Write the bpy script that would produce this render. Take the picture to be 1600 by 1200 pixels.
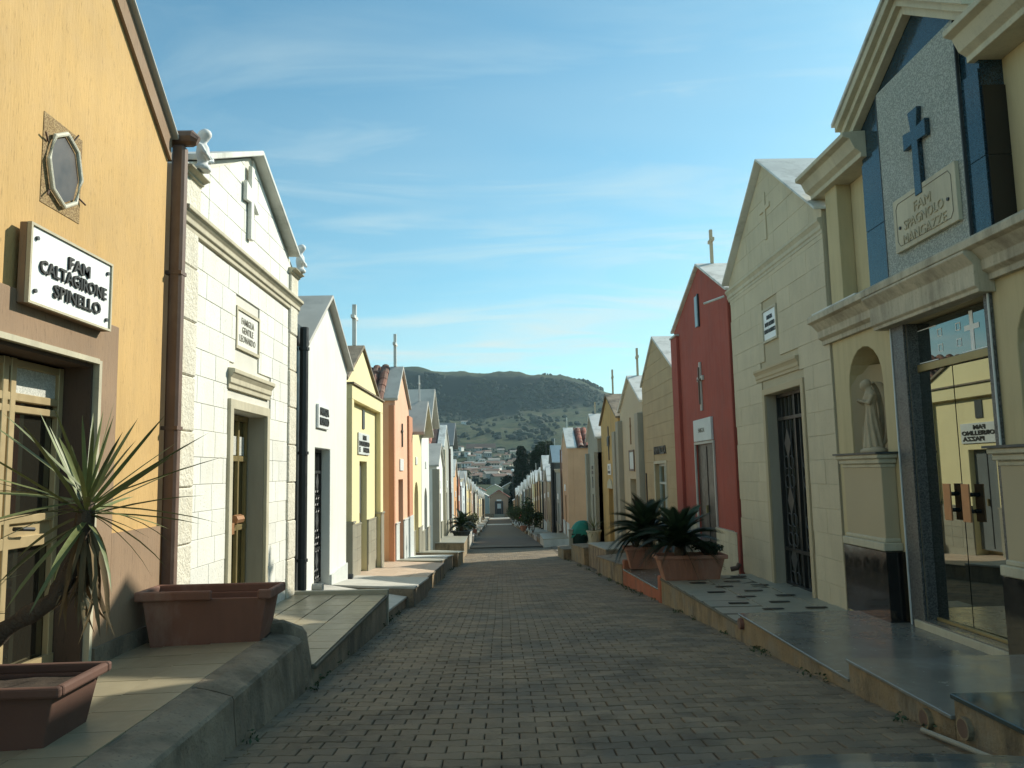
import bpy, bmesh, math, random
from mathutils import Vector, Matrix, noise
R = random.Random(7)
PI = math.pi
for o in list(bpy.data.objects): bpy.data.objects.remove(o)
SC = bpy.context.scene
COL = SC.collection

# ------------------------------------------------------------------ camera
FPX = 1230.0                                   # focal length in pixels of a 1600 px wide frame
CAM = Vector((0, 0, 1.2))
_f = Vector((-17, -138, -FPX)).normalized()    # world +Y seen in camera axes
_u = Vector((-218, 11700, 0)); _u = (_u - _f * _u.dot(_f)).normalized()
_r = _f.cross(_u)
A = Matrix((_r, _f, _u))                       # camera axes -> world
cd = bpy.data.cameras.new('camera'); cam = bpy.data.objects.new('camera', cd); COL.objects.link(cam)
cam.matrix_world = Matrix.Translation(CAM) @ A.to_4x4()
cd.sensor_width = 36; cd.lens = FPX / 1600 * 36
cd.clip_start = 0.05; cd.clip_end = 9000
SC.camera = cam

# ------------------------------------------------------------------ light
SUN_AZ, SUN_EL = 51.8, 31.9                     # azimuth from +Y towards +X, elevation
EXPOSURE = 0.62
w = bpy.data.worlds.new('World'); SC.world = w; w.use_nodes = True
nt = w.node_tree; N = nt.nodes; L = nt.links; N.clear()
out = N.new('ShaderNodeOutputWorld'); bg = N.new('ShaderNodeBackground'); L.new(bg.outputs[0], out.inputs[0])
sky = N.new('ShaderNodeTexSky'); sky.sky_type = 'NISHITA'; sky.sun_disc = False
sky.sun_elevation = math.radians(SUN_EL); sky.sun_rotation = math.radians(SUN_AZ)
sky.air_density = 1.0; sky.dust_density = .35; sky.ozone_density = 1.2
SKY_STRENGTH = 0.10
bg.inputs[1].default_value = SKY_STRENGTH
tc = N.new('ShaderNodeTexCoord')
sep = N.new('ShaderNodeSeparateXYZ'); L.new(tc.outputs['Generated'], sep.inputs[0])
def wm(op, a, b=None, clamp=False):
    m = N.new('ShaderNodeMath'); m.operation = op; m.use_clamp = clamp
    for i, v in enumerate((a, b)):
        if v is None: continue
        if isinstance(v, (int, float)): m.inputs[i].default_value = v
        else: L.new(v, m.inputs[i])
    return m.outputs[0]
zz = wm('MAXIMUM', sep.outputs[2], 0.02); zz = wm('ADD', zz, 0.12)
comb = N.new('ShaderNodeCombineXYZ')
L.new(wm('DIVIDE', sep.outputs[0], zz), comb.inputs[0]); L.new(wm('DIVIDE', sep.outputs[1], zz), comb.inputs[1])
mp = N.new('ShaderNodeMapping'); L.new(comb.outputs[0], mp.inputs[0])
mp.inputs['Rotation'].default_value = (0, 0, math.radians(-12)); mp.inputs['Scale'].default_value = (0.5, 1.5, 1)
mp.inputs['Location'].default_value = (3.1, 0.4, 0)
n1 = N.new('ShaderNodeTexNoise'); L.new(mp.outputs[0], n1.inputs[0])
n1.inputs['Scale'].default_value = 2.3; n1.inputs['Detail'].default_value = 9; n1.inputs['Roughness'].default_value = .58; n1.inputs['Distortion'].default_value = .9
n2 = N.new('ShaderNodeTexNoise'); L.new(mp.outputs[0], n2.inputs[0])
n2.inputs['Scale'].default_value = .8; n2.inputs['Detail'].default_value = 3
cl = wm('MULTIPLY', wm('SUBTRACT', n1.outputs[0], .46, True), 3.8, True)
c2 = wm('MULTIPLY', wm('SUBTRACT', n2.outputs[0], .385, True), 5.0, True)
clm = wm('MULTIPLY', wm('MULTIPLY', cl, c2), .75, True)
veil = wm('MULTIPLY', wm('SUBTRACT', n2.outputs[0], .42, True), .9, True)
hor = wm('MULTIPLY', wm('SUBTRACT', .30, sep.outputs[2], True), .8, True)
fac = wm('ADD', wm('ADD', clm, veil, True), hor, True)
tint = N.new('ShaderNodeMix'); tint.data_type = 'RGBA'; tint.blend_type = 'MULTIPLY'; tint.inputs[0].default_value = 1
L.new(sky.outputs[0], tint.inputs[6]); tint.inputs[7].default_value = (.64, 1.05, .99, 1)
mx = N.new('ShaderNodeMix'); mx.data_type = 'RGBA'; L.new(fac, mx.inputs[0]); L.new(tint.outputs[2], mx.inputs[6])
mx.inputs[7].default_value = (4.7, 5.7, 5.7, 1)
L.new(mx.outputs[2], bg.inputs[0])

sd = bpy.data.lights.new('sun', 'SUN'); sun = bpy.data.objects.new('sun', sd); COL.objects.link(sun)
sd.energy = 4.2; sd.angle = math.radians(.53); sd.color = (1.0, .94, .80)
az, el = math.radians(SUN_AZ), math.radians(SUN_EL)
sdir = Vector((math.sin(az) * math.cos(el), math.cos(az) * math.cos(el), math.sin(el)))
sun.rotation_euler = sdir.to_track_quat('Z', 'Y').to_euler()
SC.view_settings.view_transform = 'Standard'; SC.view_settings.look = 'None'
SC.view_settings.gamma = 1; SC.view_settings.use_curve_mapping = False
SC.view_settings.exposure = EXPOSURE
SC.cycles.max_bounces = 6; SC.cycles.volume_bounces = 0

# ------------------------------------------------------------------ helpers
def ray(px, py): return A @ Vector((px - 800, 600 - py, -FPX))
def atX(px, py, X): d = ray(px, py); p = CAM + d * ((X - CAM.x) / d.x); return p.y, p.z
def atY(px, py, Y): d = ray(px, py); p = CAM + d * ((Y - CAM.y) / d.y); return p.x, p.z
def atZ(px, py, Z): d = ray(px, py); p = CAM + d * ((Z - CAM.z) / d.z); return p.x, p.y
def lerp(a, b, t): return a + (b - a) * t
def table(t, v):
    if v <= t[0][0]: return t[0][1]
    for (a, b), (c, d) in zip(t, t[1:]):
        if v <= c: return b + (d - b) * (v - a) / (c - a)
    return t[-1][1]
ROAD = [(-40, 2.8), (32, -2.24), (36, -2.47), (43, -2.78), (60, -3.62), (123, -6.85), (156, -7.8), (175, -8.0), (400, -8.0)]
def road(y): return table(ROAD, y)
EDGE_L = [(0, -1.53), (27, -1.6), (43, -1.75), (123, -2.42), (170, -2.5)]
EDGE_R = [(0, 2.47), (27, 2.4), (43, 2.2), (123, 1.55), (170, 1.5)]

MATS = {}
def mat(name, col, rough=.85, var=.15, scale=2.5, bump=.25, bscale=90, streak=0., stain=None, stain_amt=.0,
        tone=0., spec=.35, metal=0., speck=None, speck_scale=220, vert=False, col2=None, coat=0., bdist=.004, pits=0.):
    if name in MATS: return MATS[name]
    m = bpy.data.materials.new(name); m.use_nodes = True; MATS[name] = m
    nt = m.node_tree; N = nt.nodes; L = nt.links
    b = N['Principled BSDF']
    b.inputs['Roughness'].default_value = rough; b.inputs['Metallic'].default_value = metal
    b.inputs['Specular IOR Level'].default_value = spec
    if coat: b.inputs['Coat Weight'].default_value = coat; b.inputs['Coat Roughness'].default_value = .08
    g = N.new('ShaderNodeNewGeometry')
    def noi(sc, det=5, vec=None, r=.6):
        n = N.new('ShaderNodeTexNoise'); n.inputs['Scale'].default_value = sc; n.inputs['Detail'].default_value = det
        n.inputs['Roughness'].default_value = r
        L.new(vec or g.outputs['Position'], n.inputs['Vector']); return n
    def mapv(s):
        p = N.new('ShaderNodeVectorMath'); p.operation = 'MULTIPLY'; p.inputs[1].default_value = s
        L.new(g.outputs['Position'], p.inputs[0]); return p.outputs[0]
    def rng(src, a, b_, c, d, clamp=True):
        r = N.new('ShaderNodeMapRange'); r.clamp = clamp
        for i, v in enumerate((a, b_, c, d)): r.inputs[i + 1].default_value = v
        L.new(src, r.inputs[0]); return r.outputs[0]
    def mix(f, a, b_, bt='MIX'):
        x = N.new('ShaderNodeMix'); x.data_type = 'RGBA'; x.blend_type = bt
        if isinstance(f, (int, float)): x.inputs[0].default_value = f
        else: L.new(f, x.inputs[0])
        for i, v in ((6, a), (7, b_)):
            if isinstance(v, tuple): x.inputs[i].default_value = (*v[:3], 1)
            else: L.new(v, x.inputs[i])
        return x.outputs[2]
    c = tuple(col)
    big = noi(scale)
    c = mix(rng(big.outputs[0], .3, .7, 0, 1), tuple(v * (1 - var) for v in col), tuple(min(1, v * (1 + var * .7)) for v in col))
    if col2: c = mix(rng(noi(scale * .6, 6).outputs[0], .48, .62, 0, 1), c, tuple(col2))
    if streak:
        s = noi(1, 6, mapv((9, 9, .9)), .7)
        c = mix(rng(s.outputs[0], .45, .75, 0, streak), c, tuple(v * .45 for v in col))
    if stain:
        s = noi(1, 7, mapv((2.2, 2.2, 1.0)), .7)
        c = mix(rng(s.outputs[0], .5, .68, 0, stain_amt), c, tuple(stain))
    if pits:
        pm_ = N.new('ShaderNodeMath'); pm_.operation = 'MULTIPLY'; L.new(rng(noi(48, 4).outputs[0], .56, .66, 0, pits), pm_.inputs[0]); L.new(rng(noi(3.2, 4).outputs[0], .42, .60, .12, 1), pm_.inputs[1])
        c = mix(pm_.outputs[0], c, tuple(v * .42 for v in col))
    if speck:
        v = N.new('ShaderNodeTexVoronoi'); v.inputs['Scale'].default_value = speck_scale
        L.new(g.outputs['Position'], v.inputs['Vector'])
        sp = N.new('ShaderNodeSeparateColor'); L.new(v.outputs['Color'], sp.inputs[0])
        c = mix(rng(sp.outputs[0], .45, .6, 0, .85), c, tuple(speck))
    if tone:
        oi = N.new('ShaderNodeObjectInfo'); at_ = N.new('ShaderNodeAttribute'); at_.attribute_name = 'tone'
        ad = N.new('ShaderNodeMath'); ad.operation = 'ADD'; L.new(oi.outputs['Random'], ad.inputs[0]); L.new(at_.outputs['Fac'], ad.inputs[1])
        fr = N.new('ShaderNodeMath'); fr.operation = 'FRACT'; L.new(ad.outputs[0], fr.inputs[0])
        v = rng(fr.outputs[0], 0, 1, 1 - tone, 1 + tone)
        cc = N.new('ShaderNodeCombineColor')
        for i in range(3): L.new(v, cc.inputs[i])
        c = mix(1.0, c, cc.outputs[0], 'MULTIPLY')
    if isinstance(c, tuple): b.inputs['Base Color'].default_value = (*c, 1)
    else: L.new(c, b.inputs['Base Color'])
    if bump:
        f = noi(1, 4, mapv((bscale, bscale, bscale * (.16 if vert else 1))))
        bp = N.new('ShaderNodeBump'); bp.inputs['Strength'].default_value = bump; bp.inputs['Distance'].default_value = bdist
        L.new(f.outputs[0], bp.inputs['Height']); L.new(bp.outputs[0], b.inputs['Normal'])
        if vert:  # scratched stucco: dark vertical scores
            s = noi(1, 3, mapv((70, 70, 9)), .8)
            c3 = mix(rng(s.outputs[0], .58, .68, 0, .45), c, tuple(v * .35 for v in col)); L.new(c3, b.inputs['Base Color'])
    rr = noi(scale * 4, 3); L.new(rng(rr.outputs[0], .3, .7, max(.02, rough - .08), min(1, rough + .08)), b.inputs['Roughness'])
    return m

LOC = {}
def link(o, parent=None, loc=(0, 0, 0)):
    COL.objects.link(o)
    if parent is not None: o.parent = parent
    o.location = loc; return o
def wloc(o):
    return LOC.get(o.name, Vector((0, 0, 0)))
def thing(name, label, cat, loc, group=None):
    o = bpy.data.objects.new(name, None); o.empty_display_size = .2
    COL.objects.link(o); o.location = loc; LOC[o.name] = Vector(loc)
    o['label'] = label; o['category'] = cat
    if group: o['group'] = group
    return o
def tag(o, label=None, cat=None, group=None, kind=None):
    for k, v in (('label', label), ('category', cat), ('group', group), ('kind', kind)):
        if v: o[k] = v
    return o

class MB:
    """collects world-space geometry; frame: x = X + o*w"""
    def __init__(s, X=0., o=1.): s.v = []; s.f = []; s.cut = []; s.X = X; s.o = o; s.smooth = False
    def add(s, vs, fs):
        n = len(s.v); s.cut.append((n, len(s.f))); s.v += [(s.X + s.o * a, b, c) for a, b, c in vs]; s.f += [[i + n for i in f] for f in fs]; return s
    def box(s, w0, w1, y0, y1, z0, z1):
        return s.add([(w0, y0, z0), (w1, y0, z0), (w1, y1, z0), (w0, y1, z0), (w0, y0, z1), (w1, y0, z1), (w1, y1, z1), (w0, y1, z1)],
                     [(0, 3, 2, 1), (4, 5, 6, 7), (0, 1, 5, 4), (1, 2, 6, 5), (2, 3, 7, 6), (3, 0, 4, 7)])
    def hexa(s, p): return s.add(p, [(0, 3, 2, 1), (4, 5, 6, 7), (0, 1, 5, 4), (1, 2, 6, 5), (2, 3, 7, 6), (3, 0, 4, 7)])
    def prism(s, poly, w0, w1):
        n = len(poly)
        return s.add([(w0, a, b) for a, b in poly] + [(w1, a, b) for a, b in poly],
                     [list(range(n))[::-1], list(range(n, 2 * n))] + [(i, (i + 1) % n, n + (i + 1) % n, n + i) for i in range(n)])
    def extrude_y(s, poly, y0, y1):      # poly in (w, z)
        n = len(poly)
        return s.add([(a, y0, b) for a, b in poly] + [(a, y1, b) for a, b in poly],
                     [list(range(n))[::-1], list(range(n, 2 * n))] + [(i, (i + 1) % n, n + (i + 1) % n, n + i) for i in range(n)])
    def tube(s, pts, r, n=8, cap=True):
        pts = [Vector(p) for p in pts]; rs = r if isinstance(r, (list, tuple)) else [r] * len(pts)
        vs = []; fs = []
        for i, p in enumerate(pts):
            d = (pts[min(i + 1, len(pts) - 1)] - pts[max(i - 1, 0)]).normalized()
            a = d.cross(Vector((0, 0, 1)));
            if a.length < .1: a = d.cross(Vector((0, 1, 0)))
            a.normalize(); b = d.cross(a)
            for k in range(n):
                t = 2 * PI * k / n; vs.append(tuple(p + a * (rs[i] * math.cos(t)) + b * (rs[i] * math.sin(t))))
        for i in range(len(pts) - 1):
            for k in range(n): fs.append((i * n + k, i * n + (k + 1) % n, (i + 1) * n + (k + 1) % n, (i + 1) * n + k))
        if cap: fs.append(list(range(n))[::-1]); fs.append([(len(pts) - 1) * n + k for k in range(n)])
        return s.add(vs, fs)
    def ball(s, c, r, n=10, m=6):
        r = r if isinstance(r, (list, tuple)) else (r, r, r); vs = [(c[0], c[1], c[2] - r[2])]; fs = []
        for i in range(1, m):
            a = PI * i / m
            for k in range(n): t = 2 * PI * k / n; vs.append((c[0] + r[0] * math.sin(a) * math.cos(t), c[1] + r[1] * math.sin(a) * math.sin(t), c[2] - r[2] * math.cos(a)))
        vs.append((c[0], c[1], c[2] + r[2])); e = len(vs) - 1
        for k in range(n): fs.append((0, 1 + (k + 1) % n, 1 + k)); fs.append((e, e - n + k, e - n + (k + 1) % n))
        for i in range(m - 2):
            for k in range(n): a = 1 + i * n; fs.append((a + k, a + (k + 1) % n, a + n + (k + 1) % n, a + n + k))
        return s.add(vs, fs)
    def lathe(s, c, prof, n=16, ex=1., ey=1.):   # prof (r, z)
        vs = []; fs = []
        for r, z in prof:
            for k in range(n): t = 2 * PI * k / n; vs.append((c[0] + r * ex * math.cos(t), c[1] + r * ey * math.sin(t), c[2] + z))
        for i in range(len(prof) - 1):
            for k in range(n): fs.append((i * n + k, i * n + (k + 1) % n, (i + 1) * n + (k + 1) % n, (i + 1) * n + k))
        fs.append(list(range(n))[::-1]); fs.append([(len(prof) - 1) * n + k for k in range(n)])
        return s.add(vs, fs)
    def mesh(s, name, off=(0, 0, 0)):
        me = bpy.data.meshes.new(name); ox, oy, oz = off
        me.from_pydata([(a - ox, b - oy, c - oz) for a, b, c in s.v], [], s.f)
        bm = bmesh.new(); bm.from_mesh(me); bmesh.ops.recalc_face_normals(bm, faces=bm.faces); bm.to_mesh(me); bm.free()
        return me
    def build(s, name, m, parent=None, bevel=0, smooth=False, root=None, loc=None):
        """mesh object; its verts are stored relative to the root thing's location"""
        off = wloc(root if root is not None else parent) if (parent is not None or root is not None) else Vector(loc or (0, 0, 0))
        me = s.mesh(name, off)
        me.materials.append(m)
        if smooth:
            for p in me.polygons: p.use_smooth = True
        o = bpy.data.objects.new(name, me); COL.objects.link(o)
        if parent is not None: o.parent = parent; LOC[o.name] = off
        else: o.location = off; LOC[o.name] = off
        if bevel:
            b = o.modifiers.new('bevel', 'BEVEL'); b.width = bevel; b.segments = 1; b.limit_method = 'ANGLE'; b.angle_limit = .6
        return o

def piece(name, me, parent, loc, rot=(0, 0, 0), scale=(1, 1, 1)):
    """a repeated piece that shares its mesh"""
    o = bpy.data.objects.new(name, me); COL.objects.link(o); o.parent = parent
    o.location = Vector(loc) - wloc(parent); o.rotation_euler = rot; o.scale = scale; return o

def lettering(lines, size, parent, X, o, yc, zc, m, extrude=.004, spacing=1.15, w=.0, aligns=None, width=None, bold=0.):
    cu = bpy.data.curves.new('lettering', 'FONT'); cu.body = '\n'.join(lines); cu.size = size; cu.extrude = extrude
    cu.align_x = 'CENTER'; cu.align_y = 'CENTER'; cu.space_line = spacing; cu.offset = bold; cu.resolution_u = 2
    t = bpy.data.objects.new('tmp', cu); COL.objects.link(t)
    bpy.context.view_layer.update()
    me = bpy.data.meshes.new_from_object(t); bpy.data.objects.remove(t)
    xs = [v.co.x for v in me.vertices]; ys = [v.co.y for v in me.vertices]
    cx = (max(xs) + min(xs)) / 2; cy = (max(ys) + min(ys)) / 2
    sx = (width / (max(xs) - min(xs))) if width else 1
    off = wloc(parent)
    for v in me.vertices:
        x, y, z = (v.co.x - cx) * sx, v.co.y - cy, v.co.z
        v.co = Vector((X + o * (w + z + extrude), yc + o * x, zc + y)) - off
    me.materials.clear(); me.materials.append(m)
    ob = bpy.data.objects.new('lettering', me); COL.objects.link(ob); ob.parent = parent; LOC[ob.name] = off
    return ob

def clip(poly, a, b, c):      # keep a*y + b*z <= c
    out = []
    for i in range(len(poly)):
        p, q = poly[i], poly[(i + 1) % len(poly)]
        dp, dq = a * p[0] + b * p[1] - c, a * q[0] + b * q[1] - c
        if dp <= 0: out.append(p)
        if dp * dq < 0: t = dp / (dp - dq); out.append((p[0] + (q[0] - p[0]) * t, p[1] + (q[1] - p[1]) * t))
    return out
# ------------------------------------------------------------------ materials
m_ochre = mat('ochre_stucco', (.57, .375, .155), .9, .12, 1.2, .7, 60, streak=.22, vert=True, bdist=.006)
m_brownst = mat('brown_stucco', (.30, .205, .13), .9, .14, 1.5, .6, 70, streak=.2, vert=True, bdist=.005)
m_darkst = mat('dark_brown_stucco', (.10, .068, .05), .92, .2, 2, .6, 70, vert=True)
m_white_st = mat('white_travertine', (.73, .735, .675), .75, .06, 2, .9, 34, tone=.05, stain=(.66, .62, .48), stain_amt=.3, pits=.55)
m_white_rough = mat('rough_travertine', (.68, .65, .54), .85, .12, 5, 1.0, 26, stain=(.50, .43, .27), stain_amt=.5, bdist=.02, pits=.8)
m_joint2 = mat('cream_joint', (.46, .405, .28), .9, .1)
m_joint = mat('stone_joint', (.64, .63, .56), .9, .1)
m_trimst = mat('limestone_trim', (.52, .48, .35), .75, .12, 2, .3, 40, streak=.35, stain=(.30, .26, .18), stain_amt=.35, pits=.3)
m_trimdirty = mat('rain_streaked_limestone', (.50, .45, .33), .8, .15, 2, .4, 40, streak=.75, stain=(.16, .14, .10), stain_amt=.6, pits=.5)
m_white = mat('white_plaster', (.71, .73, .68), .85, .05, 1.5, .15, 40, streak=.16, stain=(.60, .60, .53), stain_amt=.35)
m_greyslab = mat('grey_slab', (.48, .465, .41), .7, .12, 2, .3, 60, stain=(.25, .25, .22), stain_amt=.4)
m_whiteslab = mat('white_roof_slab', (.66, .67, .62), .8, .12, 2.2, .3, 50, stain=(.3, .3, .26), stain_amt=.65)
m_yellow = mat('pale_yellow_plaster', (.78, .70, .40), .85, .06, 1.2, .15, 50, streak=.08)
m_salmon = mat('salmon_plaster', (.74, .45, .30), .85, .08, 1.2, .15, 50, streak=.1)
m_orange = mat('orange_pilaster_plaster', (.55, .26, .15), .85, .08, 1.2, .15, 50, streak=.15)
m_bluest = mat('pale_blue_stone', (.58, .62, .60), .6, .08, 3, .1, 60)
m_cream = mat('cream_plaster', (.52, .44, .255), .85, .08, 1.0, .2, 60, streak=.28, stain=(.38, .32, .2), stain_amt=.2)
m_cream2 = mat('buff_plaster', (.46, .385, .25), .85, .07, 1.0, .12, 60)
m_creamst = mat('cream_stone_cladding', (.545, .48, .335), .78, .07, 2.4, .3, 45, streak=.12, tone=.03, pits=.25, stain=(.33, .32, .24), stain_amt=.28)
m_red = mat('red_plaster', (.34, .085, .06), .85, .09, 1.1, .2, 60, streak=.38, stain=(.20, .09, .075), stain_amt=.4)
m_tan = mat('tan_stone', (.42, .325, .19), .85, .1, 2, .3, 60, streak=.15)
m_beige = mat('beige_plaster', (.50, .42, .29), .85, .08, 1.2, .15, 50, streak=.12)
m_ochre2 = mat('ochre_plaster', (.52, .34, .13), .88, .15, 1.6, .25, 50, streak=.3, stain=(.32, .24, .13), stain_amt=.5)
m_grey = mat('grey_plaster', (.35, .325, .255), .85, .1, 1.2, .15, 50, streak=.2)
m_salmon2 = mat('orange_salmon_plaster', (.55, .32, .17), .85, .08, 1.2, .15, 50, streak=.14)
m_tile = mat('terracotta_tile', (.24, .115, .08), .85, .25, 5, .4, 60, tone=.3, stain=(.35, .33, .27), stain_amt=.5)
m_tile2 = mat('red_roof_tile', (.33, .12, .08), .85, .25, 5, .4, 60, tone=.3, stain=(.40, .37, .32), stain_amt=.6)
m_tiledark = mat('weathered_roof_tile', (.13, .09, .075), .9, .25, 5, .4, 60, tone=.3, stain=(.28, .26, .22), stain_amt=.5)
m_navy = mat('navy_granite', (.008, .022, .028), .12, .2, 3, .0, spec=.6, speck=(.03, .07, .10), speck_scale=160)
m_blackgr = mat('black_granite', (.012, .013, .013), .12, .2, 3, .0, spec=.6)
m_greypebble = mat('grey_granite_chippings', (.34, .37, .33), .8, .08, 2, 1.2, 75, speck=(.58, .61, .55), speck_scale=95, bdist=.02)
m_speck = mat('speckled_grey_granite', (.035, .038, .036), .45, .1, 2, .0, speck=(.16, .165, .16), speck_scale=170, spec=.5)
m_marble = mat('grey_marble', (.20, .195, .165), .2, .16, 1.6, .0, spec=.6, stain=(.28, .30, .29), stain_amt=.5)
m_darkmarble = mat('dark_green_marble', (.045, .06, .055), .12, .2, 1.6, .0, spec=.6)
m_paleslab = mat('pale_stone_slab', (.31, .30, .235), .42, .1, 2, .08, 60, tone=.06, spec=.45)
m_inlay = mat('dark_inlay', (.03, .032, .03), .5, .1)
m_concrete = mat('weathered_concrete', (.25, .205, .145), .92, .35, 3.5, .8, 35, stain=(.07, .066, .05), stain_amt=.8, bdist=.012, pits=.6)
m_concwarm = mat('ochre_stained_concrete', (.30, .225, .13), .92, .3, 3.5, .8, 35, stain=(.085, .07, .05), stain_amt=1., streak=.4, pits=.6, col2=(.24, .21, .155), bdist=.012)
m_redconc = mat('red_painted_concrete', (.36, .12, .065), .9, .2, 3, .4, 40, stain=(.16, .1, .07), stain_amt=.7)
m_tilebeige = mat('beige_floor_tile', (.31, .27, .18), .42, .08, 3, .1, 50, tone=.08, stain=(.26, .23, .16), stain_amt=.4)
m_tilepink = mat('pinkish_floor_tile', (.52, .40, .29), .6, .1, 3, .1, 50, tone=.06)
m_grout = mat('dark_grout', (.13, .12, .09), .95, .2, 6)
m_paver = mat('concrete_paver', (.235, .178, .112), .82, .18, 2.0, .9, 110, tone=.16, stain=(.105, .082, .054), stain_amt=.85, col2=(.165, .135, .095), pits=.4, bdist=.004)
m_sand = mat('paver_joint_sand', (.05, .046, .037), .97, .3, 6, .8, 120)
m_asphalt = mat('old_asphalt', (.16, .135, .10), .92, .18, 1.2, .5, 80, stain=(.11, .095, .07), stain_amt=.7)
m_earth = mat('dusty_ground', (.17, .15, .11), .95, .25, 1.5, .6, 30)
m_terradk = mat('dark_terracotta_planter', (.12, .062, .045), .8, .12, 3, .2, 60, stain=(.15, .085, .06), stain_amt=.35)
m_terra = mat('terracotta_planter', (.22, .105, .072), .8, .12, 3, .2, 60, stain=(.32, .22, .17), stain_amt=.6, streak=.2)
m_terra2 = mat('faded_terracotta', (.37, .175, .115), .82, .12, 3, .2, 60, stain=(.42, .28, .21), stain_amt=.6, streak=.2)
m_soil = mat('potting_soil', (.05, .036, .025), .98, .3, 20, 1, 60)
m_leaf = mat('yucca_leaf', (.15, .175, .065), .5, .25, 8, .0, tone=.25, spec=.4)
m_dead = mat('dead_yucca_leaf', (.17, .12, .06), .85, .3, 8, tone=.3)
m_bark = mat('yucca_bark', (.10, .072, .05), .95, .3, 8, 1, 40, bdist=.02)
m_cycad = mat('cycad_leaf', (.022, .045, .02), .5, .2, 8, .0, tone=.25, spec=.4)
m_shrub = mat('shrub_leaf', (.045, .075, .03), .7, .3, 3, .0, tone=.3)
m_shrubp = mat('pale_shrub_leaf', (.10, .12, .05), .7, .3, 3, .0, tone=.3)
m_flower = mat('pink_flower', (.6, .13, .10), .7, .2, 3, .0)
m_brass = mat('brass_anodised', (.46, .36, .20), .4, .08, 3, .0, metal=.25)
m_brassdk = mat('bronze_anodised', (.30, .24, .11), .4, .08, 3, .0, metal=.5)
m_copper = mat('copper_plate', (.42, .22, .11), .4, .08, 3, .0, metal=.4)
m_iron = mat('black_iron', (.016, .018, .018), .45, .1, 3, .0, spec=.5)
m_irongrey = mat('dark_grey_iron', (.05, .056, .056), .5, .1, 3, .0, spec=.5)
m_pipe = mat('brown_drainpipe', (.15, .095, .07), .55, .2, 3, .15, 40, streak=.3, stain=(.28, .22, .16), stain_amt=.35)
m_pipedk = mat('dark_drainpipe', (.03, .035, .037), .4, .1, 3, .0)
m_signw = mat('white_marble_sign', (.80, .82, .80), .35, .04, 3, .0)
m_letter = mat('dark_bronze_lettering', (.03, .028, .022), .45, .1, 3, .0)
m_lettergr = mat('engraved_lettering', (.22, .21, .17), .8, .05, 3, .0)
m_letterb = mat('faint_lettering', (.42, .37, .25), .7, .05, 3, .0)
m_greydoor = mat('dark_taupe_door', (.055, .05, .045), .4, .1, 2, .0)
m_panelgr = mat('grey_metal_door', (.16, .18, .18), .45, .1, 2, .0)
m_alu = mat('pale_aluminium_door', (.42, .47, .45), .35, .1, 2, .0, metal=.3)
m_bluemetal = mat('blue_grey_metal_roof', (.30, .38, .40), .4, .1, 2, .0, metal=.3)
m_statue = mat('weathered_statue_stone', (.44, .37, .25), .85, .12, 6, .3, 60, stain=(.22, .18, .12), stain_amt=.5)
m_green = mat('teal_green_canvas', (.022, .20, .145), .75, .15, 4, .3, 40)
m_darkgreen = mat('dark_green_plastic', (.012, .035, .03), .5, .15, 4)
m_bust = mat('white_cast_stone', (.70, .72, .70), .7, .15, 6, .3, 50)
m_bonnet = mat('grey_green_car_paint', (.075, .10, .10), .28, .05, 2, .0, coat=.6)
m_rubber = mat('black_rubber', (.01, .01, .01), .6, .1)
m_mesh = mat('brown_fibre_mesh', (.20, .13, .06), .9, .1, 3, .4, 90, speck=(.40, .29, .14), speck_scale=150)
m_rope = mat('pearl_rope_frame', (.62, .60, .48), .6, .1, 10, .8, 160)
m_cloudglass = mat('frosted_pane', (.45, .46, .42), .5, .1, 3, .2, 160, speck=(.62, .63, .58), speck_scale=120)

def glass_mat(name, tint, refl, rough=.01):
    m = bpy.data.materials.new(name); m.use_nodes = True; nt = m.node_tree; N = nt.nodes; L = nt.links
    N.clear(); o = N.new('ShaderNodeOutputMaterial'); d = N.new('ShaderNodeBsdfDiffuse'); g = N.new('ShaderNodeBsdfGlossy')
    d.inputs[0].default_value = (*tint, 1); g.inputs['Roughness'].default_value = rough; g.inputs[0].default_value = (.95, 1, .92, 1)
    mx = N.new('ShaderNodeMixShader'); fr = N.new('ShaderNodeFresnel'); fr.inputs[0].default_value = 1.5
    mr = N.new('ShaderNodeMapRange'); L.new(fr.outputs[0], mr.inputs[0]); mr.inputs[1].default_value = 0; mr.inputs[2].default_value = .5
    mr.inputs[3].default_value = refl; mr.inputs[4].default_value = min(1, refl + .55)
    L.new(mr.outputs[0], mx.inputs[0]); L.new(d.outputs[0], mx.inputs[1]); L.new(g.outputs[0], mx.inputs[2]); L.new(mx.outputs[0], o.inputs[0])
    return m
m_glassr = glass_mat('reflective_dark_glass', (.012, .015, .014), .19)
m_glassd = glass_mat('dark_glass', (.018, .017, .013), .07, .03)

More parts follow.
